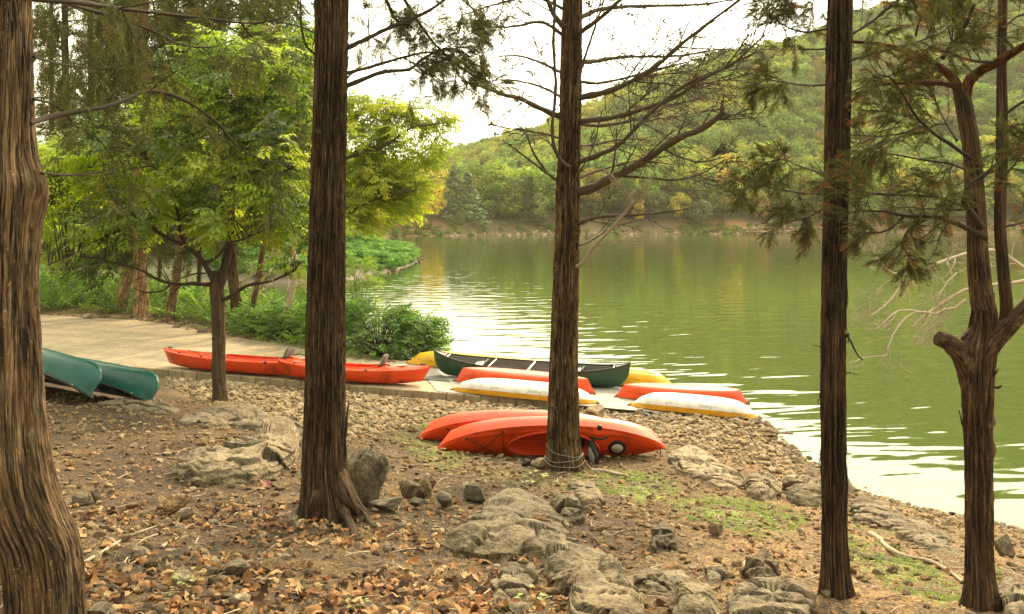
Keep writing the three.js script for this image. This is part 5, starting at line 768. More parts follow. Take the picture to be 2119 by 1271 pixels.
// ---------------------------------------------------------------- broad-leaved trees on the left
const ELM = [[0.36, 0.50, 0.026], [0.46, 0.58, 0.028], [0.26, 0.39, 0.024], [0.11, 0.19, 0.02], [0.08, 0.14, 0.018], [0.48, 0.56, 0.03]];
function leafy(t, poly, d, spread, n, R, anchors, bm, size, per, cols, o = {}) { // clusters of leaf sprays, each carried by a thin shoot
  const b = new MB(), list = [], org = t.position, x0 = min(...poly.map((p) => p[0])), x1 = max(...poly.map((p) => p[0])), y0 = min(...poly.map((p) => p[1])), y1 = max(...poly.map((p) => p[1]));
  for (let k = 0, g = 0; k < n && g < 40000; g++) {
    const px = R.r(x0, x1), py = R.r(y0, y1); if (!inside(poly, px, py) || (o.thin && R() < o.thin(px, py))) continue; k++;
    const p = at(px, py, d + spread * R.n() * 0.6), c = R.pick(cols); let best = anchors[0], bd = 1e9; for (const a of anchors) { const e = a.distanceToSquared(p) + 0.6 * max(0, a.y - p.y) ** 2; if (e < bd) { bd = e; best = a; } }
    const path = curve([best, best.clone().lerp(p, 0.5).add(V(0, 0.12, 0)), p], 6); b.tube(path, (u) => 0.009 * (1.15 - u), 4);
    const out = p.clone().sub(best).setY(0).normalize(), tone = R.r(0.7, 1.2);
    for (let m = 0; m < per; m++) { const a = R.n() * 1.3, dd = V(out.x * cos(a) - out.z * sin(a), R.n() * 0.5 - 0.15, out.x * sin(a) + out.z * cos(a)).normalize(), q = tone * R.r(0.8, 1.2), pos = p.clone().add(V(R.n() * 0.24, R.n() * 0.2, R.n() * 0.24)); list.push({ m: along(pos.sub(org), dd, R.n() * 0.5, size * R.r(0.7, 1.2)), c: lin(c[0] * q, c[1] * q, c[2] * q) }); }
  }
  const g = b.geo(); g.translate(-org.x, -org.y, -org.z); mesh('twigs', g, bm, t).userData.kind = 'stuff'; instances('crown', leafSpray, greenMat, list, t);
}
{
  const R = Rng(1007), d = 14.1, base = at(455, 838, d), t = thing('young_tree', 'slender young tree with fresh green leaves standing in front of the boat ramp', 'tree', base), bk = new THREE.MeshStandardMaterial({ color: lin(0.125, 0.085, 0.05), bumpMap: roughBump, bumpScale: 0.03, roughness: 0.95, vertexColors: true }), bm = limbMat(0.06, 0.043, 0.03);
  trunk(t, 'trunk', [[560, 447, 8], [585, 447, 12], [610, 449, 14], [640, 451, 13.5], [700, 452, 13], [780, 453, 13.5], [820, 455, 15], [842, 456, 18], [860, 456, 20]], d, { seg: 80, rows: 120, origin: base, mat: bk, seed: 53, amp: 0.012, lump: 0.1, sunk: 0.1, freq: 40 });
  const an = [], L = (p, r0, r1, n = 20) => { const pts = limbPts(p, d, n); an.push(...pts.slice(5)); limb(t, p, d, r0, r1, bm, R, null, { twigs: 4, len: 0.4, level: 1, n, tip: false }); };
  L([[450, 610, 0], [462, 560, 0], [472, 520, 0.1], [480, 430, 0.3], [488, 330, 0.4], [500, 230, 0.5], [505, 120, 0.5]], 11, 3);
  L([[446, 600, 0], [436, 570, -0.1], [418, 540, -0.2], [390, 513, -0.3], [345, 492, -0.5], [300, 462, -0.7], [240, 420, -1]], 6.5, 2);
  L([[418, 542, -0.2], [436, 540, -0.3], [455, 525, -0.4], [470, 505, -0.5], [505, 495, -0.7], [560, 470, -0.9]], 4, 1.6);
  L([[440, 590, 0], [400, 587, -0.2], [360, 588, -0.3], [320, 575, -0.4], [292, 560, -0.5], [262, 550, -0.6]], 4.5, 1.8);
  L([[352, 590, -0.3], [335, 602, -0.3], [295, 604, -0.3], [275, 595, -0.3]], 2.2, 1);
  L([[425, 566, 0.1], [405, 566, 0.2], [375, 576, 0.3], [355, 590, 0.4]], 2, 1);
  L([[455, 625, 0], [480, 612, -0.1], [510, 592, -0.3], [555, 583, -0.5], [590, 570, -0.6], [612, 558, -0.7]], 4.5, 1.6);
  L([[385, 510, -0.3], [372, 480, -0.3], [368, 440, -0.3], [340, 380, -0.4], [300, 320, -0.5]], 4, 1.6);
  L([[478, 420, 0.3], [540, 380, 0.1], [600, 350, 0], [650, 330, -0.1]], 4, 1.4);
  L([[484, 380, 0.3], [430, 330, 0.5], [390, 270, 0.6], [350, 230, 0.7]], 4, 1.4);
  L([[495, 290, 0.4], [550, 220, 0.3], [600, 160, 0.2]], 4, 1.4);
  L([[474, 500, 0.2], [520, 470, 0.6], [600, 466, 0.9], [660, 462, 1.1]], 3.6, 1.4);
  L([[262, 550, -0.6], [200, 535, -0.8], [150, 530, -0.9], [100, 548, -1]], 2.4, 1);
  leafy(t, [[85, 430], [110, 300], [140, 250], [240, 220], [320, 180], [380, 110], [470, 70], [580, 60], [650, 60], [650, 500], [600, 480], [560, 488], [480, 482], [420, 475], [330, 475], [260, 490], [200, 500], [95, 500]], d, 1.9, 340, R, an, bm, 0.42, 11, ELM, { thin: (x, y) => y < 200 && x < 420 ? 0.6 : x < 330 ? 0.25 : 0 });
  leafy(t, [[90, 520], [200, 515], [290, 530], [280, 565], [180, 560], [95, 560]], d - 0.6, 0.6, 12, R, an, bm, 0.34, 8, ELM);
  leafy(t, [[560, 540], [630, 520], [650, 580], [600, 590]], d - 0.6, 0.4, 8, R, an, bm, 0.34, 6, ELM);
}
{
  const R = Rng(1008), d = 24.5, base = at(684, 708, d); base.y = H(base.x, d) - 0.1; const t = thing('elm_tree', 'yellow green leafy tree standing behind the large dark cedar trunk beside the lake', 'tree', base), bm = limbMat(0.07, 0.05, 0.035);
  const b = new MB(), org = base.clone(); b.tube(curve([V(0, -0.3, 0), V(0.02, 2, 0), V(-0.05, 4, 0.1), V(0.1, 7, 0)], 16), (u) => 0.16 * (1.1 - u * 0.8), 12); b.build('trunk', limbMat(0.14, 0.10, 0.07), t);
  const an = [], L = (p, r0, r1) => { const pts = limbPts(p, d, 16); an.push(...pts.slice(4)); limb(t, p, d, r0, r1, bm, R, null, { twigs: 4, len: 0.5, level: 1, n: 16, tip: false }); };
  L([[684, 430, 0], [730, 430, -0.3], [800, 405, -0.6], [860, 395, -0.8]], 4, 1.4); L([[684, 340, 0], [740, 320, -0.4], [800, 300, -0.6], [850, 265, -0.8], [915, 255, -1]], 4, 1.4);
  L([[686, 260, 0], [740, 240, 0.3], [800, 215, 0.4], [860, 225, 0.5]], 4, 1.2); L([[684, 380, 0], [740, 365, 0.4], [820, 345, 0.6], [880, 315, 0.8]], 3.6, 1.2); L([[684, 300, 0], [620, 270, 0], [560, 230, 0]], 4, 1.4); L([[686, 220, 0], [640, 140, 0.2], [590, 80, 0.3]], 4, 1.4); L([[686, 200, 0], [730, 150, 0.2], [760, 130, 0.3]], 3, 1.2);
  leafy(t, [[700, 185], [760, 195], [810, 203], [870, 214], [930, 235], [946, 262], [905, 285], [930, 300], [895, 345], [850, 345], [880, 375], [882, 405], [850, 442], [800, 458], [760, 475], [700, 475]], d, 1.7, 250, R, an, bm, 0.46, 12, [[0.40, 0.50, 0.03], [0.48, 0.55, 0.03], [0.32, 0.44, 0.028], [0.54, 0.58, 0.035]], { thin: (x, y) => x > 860 ? 0.3 : 0 });
  leafy(t, [[520, 60], [640, 50], [680, 180], [640, 330], [540, 300], [480, 180]], d, 1.7, 130, R, an, bm, 0.46, 12, [[0.40, 0.50, 0.03], [0.48, 0.55, 0.03], [0.32, 0.44, 0.028]]);
}
// ---------------------------------------------------------------- cedars of the wood beyond the road
{
  const R = Rng(1009), bm = limbMat(0.10, 0.075, 0.055), rows = [
    ['cedar_tree', 'dark far trunk nearest the twisted left trunk, beyond the road', 142, 636, 34, 10.5, 138, [0.42, 0.37, 0.32]], ['cedar_tree', 'slim dark trunk beyond the road left of the pale boulder', 193, 655, 32, 8, 190, [0.45, 0.4, 0.34]],
    ['cedar_tree', 'pale far trunk leaning right, beyond the road', 247, 668, 30, 15, 272, [1.7, 1.5, 1.25]], ['cedar_tree', 'thickest pale far trunk standing upright beyond the road', 294, 675, 29, 16.5, 290, [1.9, 1.65, 1.35]],
    ['cedar_tree', 'far trunk leaning slightly right, between the thick pale trunk and the young tree', 350, 682, 28, 9.5, 372, [1.0, 0.88, 0.72]], ['cedar_tree', 'dark far trunk just right of the young tree', 494, 700, 26.5, 13, 476, [0.5, 0.43, 0.37]],
    ['cedar_tree', 'thin brown far trunk leaning right beside the dark trunk right of the young tree', 512, 706, 25.8, 6, 545, [0.9, 0.78, 0.64]]];
  rows.push(['cedar_tree', 'slim dark trunk far back between the two pale far trunks', 272, 650, 36, 5, 270, [0.4, 0.34, 0.28]], ['cedar_tree', 'thin dark trunk far back just left of the young tree', 408, 672, 33, 5, 414, [0.45, 0.38, 0.3]],
    ['cedar_tree', 'thin dark trunk far back between the twisted left trunk and the darkest far trunk', 110, 640, 38, 6, 108, [0.4, 0.34, 0.28]], ['cedar_tree', 'thin grey trunk far back left of the slightly leaning far trunk', 326, 662, 35, 4.5, 332, [0.7, 0.62, 0.52]]);
  const list = rows.map(([name, label, px, py, d, hw, top, col], k) => {
    const base = at(px, py, d); base.y = min(base.y, H(base.x, d) + 0.05); const t = thing(name, label, 'tree', base);
    trunk(t, 'trunk', [[-350, lerp(px, top, 2.6), hw * 0.5], [100, lerp(px, top, 1.9), hw * 0.65], [420, lerp(px, top, 1.3), hw * 0.8], [560, lerp(px, top, 0.75), hw * 0.85], [py - 50, lerp(px, top, 0.2), hw * 0.95], [py - 8, px, hw * 1.25], [py + 12, px, hw * 1.5]], d, { seg: 60, rows: 120, origin: base, mat: bark(...col), seed: 60 + k, amp: 0.014, lump: 0.14, sunk: 0.1, freq: 26 });
    const tips = []; for (let m = 0; m < 13; m++) { const y = R.r(-150, 520), x = lerp(px, top, (py - y) / 150 * 0.6 * 0.9), s = R() < 0.5 ? -1 : 1, l = R.r(50, 130); limb(t, [[x, y, 0], [x + s * l * 0.5, y - 14 + R.n() * 14, R.n()], [x + s * l, y + R.n() * 30, R.n() * 1.6]], d, 2.2, 0.7, bm, R, tips, { twigs: 5, len: 1.1, level: 0, n: 8, thin: 0.5, min: 0.004 }); }
    return [t, tips, px, d];
  });
  const back = list.map(() => []), poly = [[60, -160], [640, -160], [640, 40], [560, 250], [600, 420], [480, 500], [330, 480], [260, 530], [90, 520]];
  for (let k = 0; k < 560; k++) { const x = R.r(60, 645), y = R.r(-160, 530); if (!inside(poly, x, y)) continue; let b = 0; list.forEach((l, i) => { if (abs(l[2] - x) + R() * 60 < abs(list[b][2] - x)) b = i; }); const d = list[b][3] + R.r(-3, 6), p = at(x, y, d), q = p.clone().add(V(R.n() * 0.8, -R() * 0.5, R.n() * 0.8)); back[b].push({ path: [p, p.clone().lerp(q, 0.5).add(V(0, 0.1, 0)), q] }); }
  list.forEach(([t, tips], k) => { sprays(t, tips, R, 5, 0.75, [[0.10, 0.12, 0.03], [0.08, 0.095, 0.025], [0.14, 0.145, 0.04]], { droop: 0.3 }); sprays(t, back[k], R, 8, 0.95, [[0.11, 0.13, 0.03], [0.08, 0.095, 0.025], [0.17, 0.19, 0.04], [0.14, 0.125, 0.04]], { from: 0, droop: 0.3, rust: 0.01 }); });
  const dead = (label, pts, d, r0, r1) => { const b0 = at(pts[0][0], pts[0][1], d), t = thing('dead_tree', label, 'dead tree', b0); limb(t, pts, d, r0, r1, limbMat(0.50, 0.40, 0.29), R, null, { twigs: 7, len: 1.0, level: 1, n: 14, name: 'trunk', tip: false, kink: 0.28, min: 0.006 }); };
  dead('bleached dead trunk leaning right, just left of the large dark cedar trunk', [[592, 664], [600, 620], [608, 585], [612, 545], [606, 505], [622, 470]], 26, 8, 3);
  dead('bleached dead trunk behind the thin brown leaning trunk', [[500, 690], [508, 650], [520, 605], [560, 560]], 30, 6, 2.5);
  dead('pale crossing dead stick between the far trunks right of the young tree', [[470, 660], [500, 590], [530, 560], [570, 525], [600, 512]], 29, 4, 1.6);
}
// ---------------------------------------------------------------- shrubs and undergrowth on the left
{
  const R = Rng(611), GR3 = [[0.11, 0.26, 0.03], [0.16, 0.34, 0.035], [0.24, 0.40, 0.035], [0.07, 0.16, 0.025]];
  const shrub = (label, px, py, d, w, h, n, cols = GR3) => {
    const base = at(px, py, d); base.y = H(base.x, d); const t = thing('shrub', label, 'shrub', base), W = w / F * d / 2, Hh = h / F * d, b = new MB(), list = [];
    for (let k = 0; k < n; k++) { const a = R() * 6.283, e = sqrt(R()), y = R() ** 0.8, lim = sqrt(max(0, 1 - (y * 0.95) ** 2)) * (0.8 + 0.35 * noise3(cos(a) * 2, sin(a) * 2, y * 3 + px)), rr = (0.45 + 0.55 * e) * lim, p = V(cos(a) * rr * W, y * Hh * (0.8 + 0.4 * noise3(cos(a) * 1.7 + px, sin(a) * 1.7, 1)), sin(a) * rr * W * 0.8); if (k % 4 === 0) b.tube([V(p.x * 0.1, 0, p.z * 0.1), V(p.x * 0.55, p.y * 0.6, p.z * 0.55), p], (u) => 0.012 * (1.1 - u), 4); const c = R.pick(cols), q = R.r(0.75, 1.25); list.push({ m: along(p, V(cos(a) + R.n() * 0.7, 0.25 + R.n() * 0.5, sin(a) + R.n() * 0.7).normalize(), R.n(), 0.42 * R.r(0.6, 1.15)), c: lin(c[0] * q, c[1] * q, c[2] * q) }); }
    b.build('stems', limbMat(0.10, 0.075, 0.05), t); instances('foliage', leafSpray, greenMat, list, t);
  };
  shrub('dark green bush beside the ramp, right of the large dark cedar trunk', 785, 745, 22.4, 215, 105, 900);
  shrub('loose green bush leaning over the water at the end of the row of bushes', 868, 748, 22.2, 90, 82, 340, GR3.slice(1));
  shrub('bright green bush beyond the ramp left of the large dark cedar trunk', 596, 722, 24.6, 120, 62, 420, GR3.slice(1));
  shrub('green bush with big leaves at the foot of the dark far trunk', 530, 712, 25.2, 70, 50, 180);
  shrub('yellow green bush right behind the large dark cedar trunk', 680, 722, 23.6, 130, 92, 420, GR3.slice(1));
  shrub('tall thin green bush in front of the green point of land', 742, 700, 27, 80, 170, 300, [[0.22, 0.34, 0.04], [0.28, 0.40, 0.04]]);
  const list = [], list2 = [];
  for (let k = 0; k < 20000; k++) {
    const x = R.r(-26, -4.2), d = R.r(24, 45), y = H(x, d); if (y < 0.06 || d < rampFar(x) + 0.7) continue; const q = pxOf(x, y, d); if (q[0] < 20 || q[0] > 720) continue;
    const far = smooth(0.3, 3, d - rampFar(x)), h = R.r(0.2, 0.55) * (0.45 + far * 0.75), n = fbm(x * 0.5, d * 0.5, 3, 3), c = R.pick(GR3), t = R.r(0.8, 1.3) * (0.7 + n * 0.7); if (R() > 0.3 + n) continue;
    list.push({ m: along(V(x, y + h * R(), -d), V(R.n(), 0.4 + R.n() * 0.4, R.n()).normalize(), R.n(), 0.55 * R.r(0.6, 1.3)), c: lin(c[0] * t * 1.15, c[1] * t, c[2] * t) });
  }
  tag(instances('undergrowth', leafSpray, greenMat, list, null), 'thick green undergrowth on the forest floor beyond the road', 'undergrowth', null, 'stuff');
}
// ---------------------------------------------------------------- sticks, roots, seedlings
{
  const R = Rng(622), stick = (name, label, px, r, col, o = {}) => {
    const pts = px.map(([x, y, up = 0]) => { const p = G(x, y); p.y += r * 0.8 + up; return p; }), c = curve(pts, 20), b = new MB(), org = c[0].clone(); b.tube(c, (u) => r * (1 - 0.6 * u) * (1 + 0.15 * sin(u * 40)), 7, true); for (const [t, dx, dy, dz] of o.forks ?? []) { const p = c[Math.floor(t * 20)]; b.tube([p, p.clone().add(V(dx * 0.5, dy * 0.5 + 0.01, dz * 0.5)), p.clone().add(V(dx, dy, dz))], (u) => r * 0.5 * (1.1 - u), 5); }
    const g = b.geo(); g.translate(-org.x, -org.y, -org.z); const m = mesh(name, g, limbMat(...col)); m.position.copy(org); return tag(m, label, name === 'exposed_root' ? 'root' : 'stick');
  };
  const pale = [0.44, 0.36, 0.26], brown = [0.2, 0.14, 0.09];
  stick('fallen_branch', 'long pale fallen branch rising right out of the twisted left trunk foot', [[160, 1175], [205, 1150], [250, 1122], [300, 1100], [335, 1088]], 0.012, pale, { forks: [[0.6, 0.12, 0.04, 0.02], [0.45, -0.12, 0.03, -0.05]] });
  stick('stick', 'short pale stick right of the long fallen branch', [[334, 1135], [352, 1124], [372, 1113]], 0.011, pale);
  stick('stick', 'thin brown stick in the leaves above the short pale stick', [[320, 1100], [345, 1108], [375, 1106]], 0.011, brown);
  stick('exposed_root', 'pale exposed root snaking down between the thin straight trunk and the forked trunk', [[1800, 1108], [1818, 1118], [1840, 1140], [1870, 1155], [1920, 1165], [1960, 1185], [1992, 1210]], 0.022, [0.40, 0.32, 0.22]);
  stick('exposed_root', 'thin root running over grass from the right foot of the roped tree', [[1222, 978], [1250, 979], [1275, 985], [1300, 988]], 0.03, [0.36, 0.29, 0.21], { forks: [[0.4, 0.3, -0.02, 0.15]] });
  stick('stick', 'curved pale twig over the small hump left of the smooth bottom rock', [[968, 1240], [1000, 1212], [1030, 1190], [1045, 1178], [1062, 1195], [1066, 1215], [1056, 1228]], 0.008, pale);
  stick('stick', 'thick short stick lying against the smooth bottom rock', [[1088, 1212], [1112, 1204], [1140, 1208], [1172, 1218]], 0.013, [0.36, 0.28, 0.19]);
  stick('stick', 'dry forked weed stalk lying down the smooth bottom rock', [[1210, 1163, 0.2], [1235, 1180, 0.18], [1265, 1215, 0.16], [1305, 1262, 0.12]], 0.005, [0.16, 0.12, 0.08], { forks: [[0.3, 0.1, 0.05, -0.02], [0.6, -0.05, 0.05, 0.03]] });
  stick('stick', 'white bent twig on the dark rounded rock left of the thin straight trunk', [[1545, 1197, 0.06], [1540, 1185, 0.05], [1546, 1175, 0.05], [1562, 1168, 0.06]], 0.007, pale);
  stick('stick', 'long thin grey stick on the slope above the dark rounded rock', [[1450, 1178], [1500, 1172], [1545, 1170]], 0.006, pale);
  stick('stick', 'thin dark branch on the ground left of the roped tree below the orange kayaks', [[848, 968], [880, 966], [905, 972], [945, 978]], 0.018, [0.1, 0.075, 0.055]);
  stick('stick', 'pale stick in the leaves at the bottom left under the seedling', [[312, 1225], [330, 1232], [365, 1228], [395, 1238]], 0.007, pale);
  stick('stick', 'twig crossing the leaves right of the dark block of stone', [[505, 1165], [540, 1158], [575, 1155]], 0.005, pale);
  stick('stick', 'straight twig pointing down from the white stone by the dark cedar root', [[600, 1110], [570, 1128], [548, 1146]], 0.005, pale);
  stick('reed_stalk', 'thin dry stalk sticking up beside the forked trunk at the water', [[1988, 1075], [1984, 1060, 0.1], [1976, 1045, 0.2], [1968, 1026, 0.3]], 0.005, [0.2, 0.14, 0.09]);
  const sb = [], sg = (() => { const b = new MB(); b.tube([V(-0.5, 0, 0), V(-0.1, 0.03, 0.06), V(0.5, 0, -0.03)], (u) => 0.022 * (1.1 - 0.6 * u), 5); b.tube([V(0, 0.02, 0.05), V(0.16, 0.07, 0.2)], 0.012, 4); return b.geo(); })();
  for (let k = 0; k < 750; k++) { const x = R.r(-4.2, 4.5), d = R.r(3.5, 11.5), y = H(x, d); if (y < 0.2) continue; const s = R.r(0.07, 0.26), c = R() < 0.4 ? pale : brown, q = R.r(0.7, 1.2); sb.push({ m: placed(V(x, y + 0.012, -d), 0, R() * 6.3, R.n() * 0.1, s, s * 0.8, s), c: lin(c[0] * q, c[1] * q, c[2] * q) }); }
  tag(instances('fallen_twigs', sg, new THREE.MeshStandardMaterial({ color: lin(1, 1, 1), roughness: 0.95 }), sb, null), 'thin twigs scattered over the leafy bank', 'twigs', null, 'stuff');
  const seedling = (label, px, py, s, n) => { const p = G(px, py), t = thing('seedling', label, 'seedling', p), b = new MB(), f = new MB(); for (let k = 0; k < n; k++) { const a = k * 2.4, h = s * R.r(0.5, 1), q = V(cos(a) * s * 0.5, h, sin(a) * s * 0.5); b.tube([V(0, 0, 0), q], 0.0016, 4); const o = f.v(q.x, q.y, q.z), w = s * 0.22, dx = cos(a), dz = sin(a), l = f.v(q.x + dx * w - dz * w * 0.7, q.y + w * 0.2, q.z + dz * w + dx * w * 0.7), e = f.v(q.x + dx * w * 2, q.y - w * 0.1, q.z + dz * w * 2), r = f.v(q.x + dx * w + dz * w * 0.7, q.y + w * 0.2, q.z + dz * w - dx * w * 0.7); f.t(o, l, e); f.t(o, e, r); } b.build('stem', mat(0.12, 0.16, 0.04), t); f.build('leaves', new THREE.MeshPhysicalMaterial({ color: lin(0.26, 0.34, 0.05), roughness: 0.8, transmission: 0.35, thickness: 0, side: THREE.DoubleSide }), t); };
  seedling('pale green seedling between cream stones in the leaf litter at the bottom left', 388, 1222, 0.09, 7); seedling('small seedling by the pale stick at the bottom left', 372, 1240, 0.06, 5); seedling('yellow green seedling at the bottom edge between the two middle trunks', 740, 1268, 0.06, 6); seedling('dark green seedling at the bottom edge left of the smooth bottom rock', 1098, 1262, 0.09, 6); seedling('green seedling left of the pale flat topped rock by the roped tree', 1108, 1008, 0.16, 9);
}
// ---------------------------------------------------------------- boats
const scuff = tex(512, 512, (u, v) => { const a = pfbm(u, v, 5, 5, 6, 5), s = pfbm(u, v, 120, 3, 16, 2), d = smooth(0.6, 0.8, pfbm(u, v, 9, 9, 26, 4)); const k = 0.95 + 0.1 * (a - 0.5) - 0.05 * smooth(0.66, 0.74, s) - d * 0.22 - 0.14 * smooth(0.7, 0.78, pfbm(u, v, 40, 6, 46, 3)); return [k, k * (1 - d * 0.02) + d * 0.03, k * (1 - d * 0.04) + d * 0.03]; }, true);
const scuffR = tex(256, 256, (u, v) => { const k = 0.8 + 0.5 * (pfbm(u, v, 8, 8, 36, 4) - 0.5); return [k, k, k]; });
const plastic = (r, g, b, rough = 0.42, side = THREE.DoubleSide) => new THREE.MeshPhysicalMaterial({ color: lin(r, g, b), map: scuff, roughnessMap: scuffR, roughness: rough * 1.2, side, specularIntensity: 0.9 });
const P = { orange: plastic(0.78, 0.066, 0.006, 0.42), red: plastic(0.78, 0.075, 0.008, 0.36), yellow: plastic(0.86, 0.50, 0.012, 0.34), white: plastic(0.80, 0.79, 0.76, 0.36), gold: plastic(0.72, 0.36, 0.01, 0.4), teal: plastic(0.010, 0.115, 0.09, 0.34), green: plastic(0.012, 0.085, 0.045, 0.36), inner: plastic(0.20, 0.20, 0.185, 0.6) };
const blackM = mat(0.014, 0.014, 0.014, 0.5), greyM = mat(0.20, 0.185, 0.17, 0.85, { bumpMap: scuffR, bumpScale: 0.004 }), creamM = mat(0.62, 0.57, 0.46, 0.5), ropeM = mat(0.02, 0.02, 0.018, 0.7);
function frame(t, A, B, up) {                                 // the boat's x axis runs from A to B; up is where its y axis points
  const x = B.clone().sub(A), L = x.length(); x.normalize(); const z = V().crossVectors(x, up).normalize(), y = V().crossVectors(z, x);
  t.quaternion.setFromRotationMatrix(new THREE.Matrix4().makeBasis(x, y, z)); t.position.copy(A).lerp(B, 0.5); return L;
}
const sg = (a, e) => Math.sign(a) * Math.pow(abs(a), e);
function shell(L, o) {                                        // a hull's shape: at(t, a) for t -1..1 along, a -1..1 round from gunwale to gunwale
  const B = o.B, D = o.D, beam = (t) => B / 2 * max(o.tip ?? 0.035, Math.pow(max(0, 1 - Math.pow(abs(t), o.full ?? 2.3)), o.fine ?? 0.72)), keel = (t) => (o.rocker ?? 0.08) * Math.pow(abs(t), 3.2) + (o.stem ? o.stem(t) : 0), sheer = (t) => D + (o.rise ?? 0.05) * t * t + (o.rise4 ?? 0) * Math.pow(abs(t), 6);
  const S = D + (o.rise ?? 0.05), fl = o.flip;
  const put = (x, y, z) => fl ? [x, S - y, -z] : [x, y, z];
  const pt = (t, a) => { const A = a * PI / 2, s = sg(sin(A), o.e ?? 0.62), f = 1 - Math.pow(abs(cos(A)), o.e ?? 0.62), x = t * (L / 2 - (o.rake ?? 0.12) * (1 - f) * smooth(0.5, 1, abs(t))), k = keel(t); let x0 = x, y = lerp(k, sheer(t), f); if (o.groove) y += o.groove * Math.exp(-((abs(s) - 0.45) ** 2) / 0.02) * smooth(1, 0.7, abs(t)); if (o.recurve) x0 -= Math.sign(t) * o.recurve * smooth(0.45, 1, y / (D + 0.1)) * smooth(0.8, 1, abs(t)); return put(x0, y, beam(t) * s * (o.tumble ? 1 - o.tumble * f * f * (1 - t * t) : 1)); };
  return { pt, beam, keel, sheer, put, S, L };
}
const spread = (u) => { const t = u * 2 - 1; return sin(t * PI / 2) * 0.55 + t * 0.45; };   // sections lie closer together near the ends
function hullPart(name, sh, a0, a1, na, m, parent, both) {
  const b = new MB(), n = 84; for (const [lo, hi] of both ? [[a0, a1], [-a1, -a0]] : [[a0, a1]]) b.grid(na, n, (i, j) => { const t = spread(j / n), p = sh.pt(t, lerp(lo, hi, i / na)); return [...p, i / na * 0.5 + 0.1, t * 1.5]; });
  for (const e of [-1, 1]) for (let k = 0; k < 6; k++) { const q = [[k / 6, 1], [(k + 1) / 6, 1], [(k + 1) / 6, -1], [k / 6, -1]].map(([f, s]) => sh.pt(e, lerp(max(a0, 0), a1, f) * s)); if (a0 <= 0 || both) b.q(...q.map((p) => b.v(...p))); }
  return b.build(name, m, parent);
}
function tubePart(name, pts, r, m, parent, seg = 6) { return new MB().tube(pts, r, seg, true).build(name, m, parent); }
function pad(w, h, t, bend = 0.25) { const b = new MB(), n = 10; const f = (u, v, s) => { const rr = 1 - 0.18 * (abs(u) ** 6 + abs(v) ** 6), edge = 1 - 0.75 * max(abs(u), abs(v)) ** 5; return [s * t / 2 * edge + bend * (u * u) * w * 0.35 - 0.06 * v * h, v * h / 2 * rr, u * w / 2 * rr]; }; for (const s of [1, -1]) b.grid(n, n, (i, j) => f(i / n * 2 - 1, j / n * 2 - 1, s), s < 0); return b.geo(); }
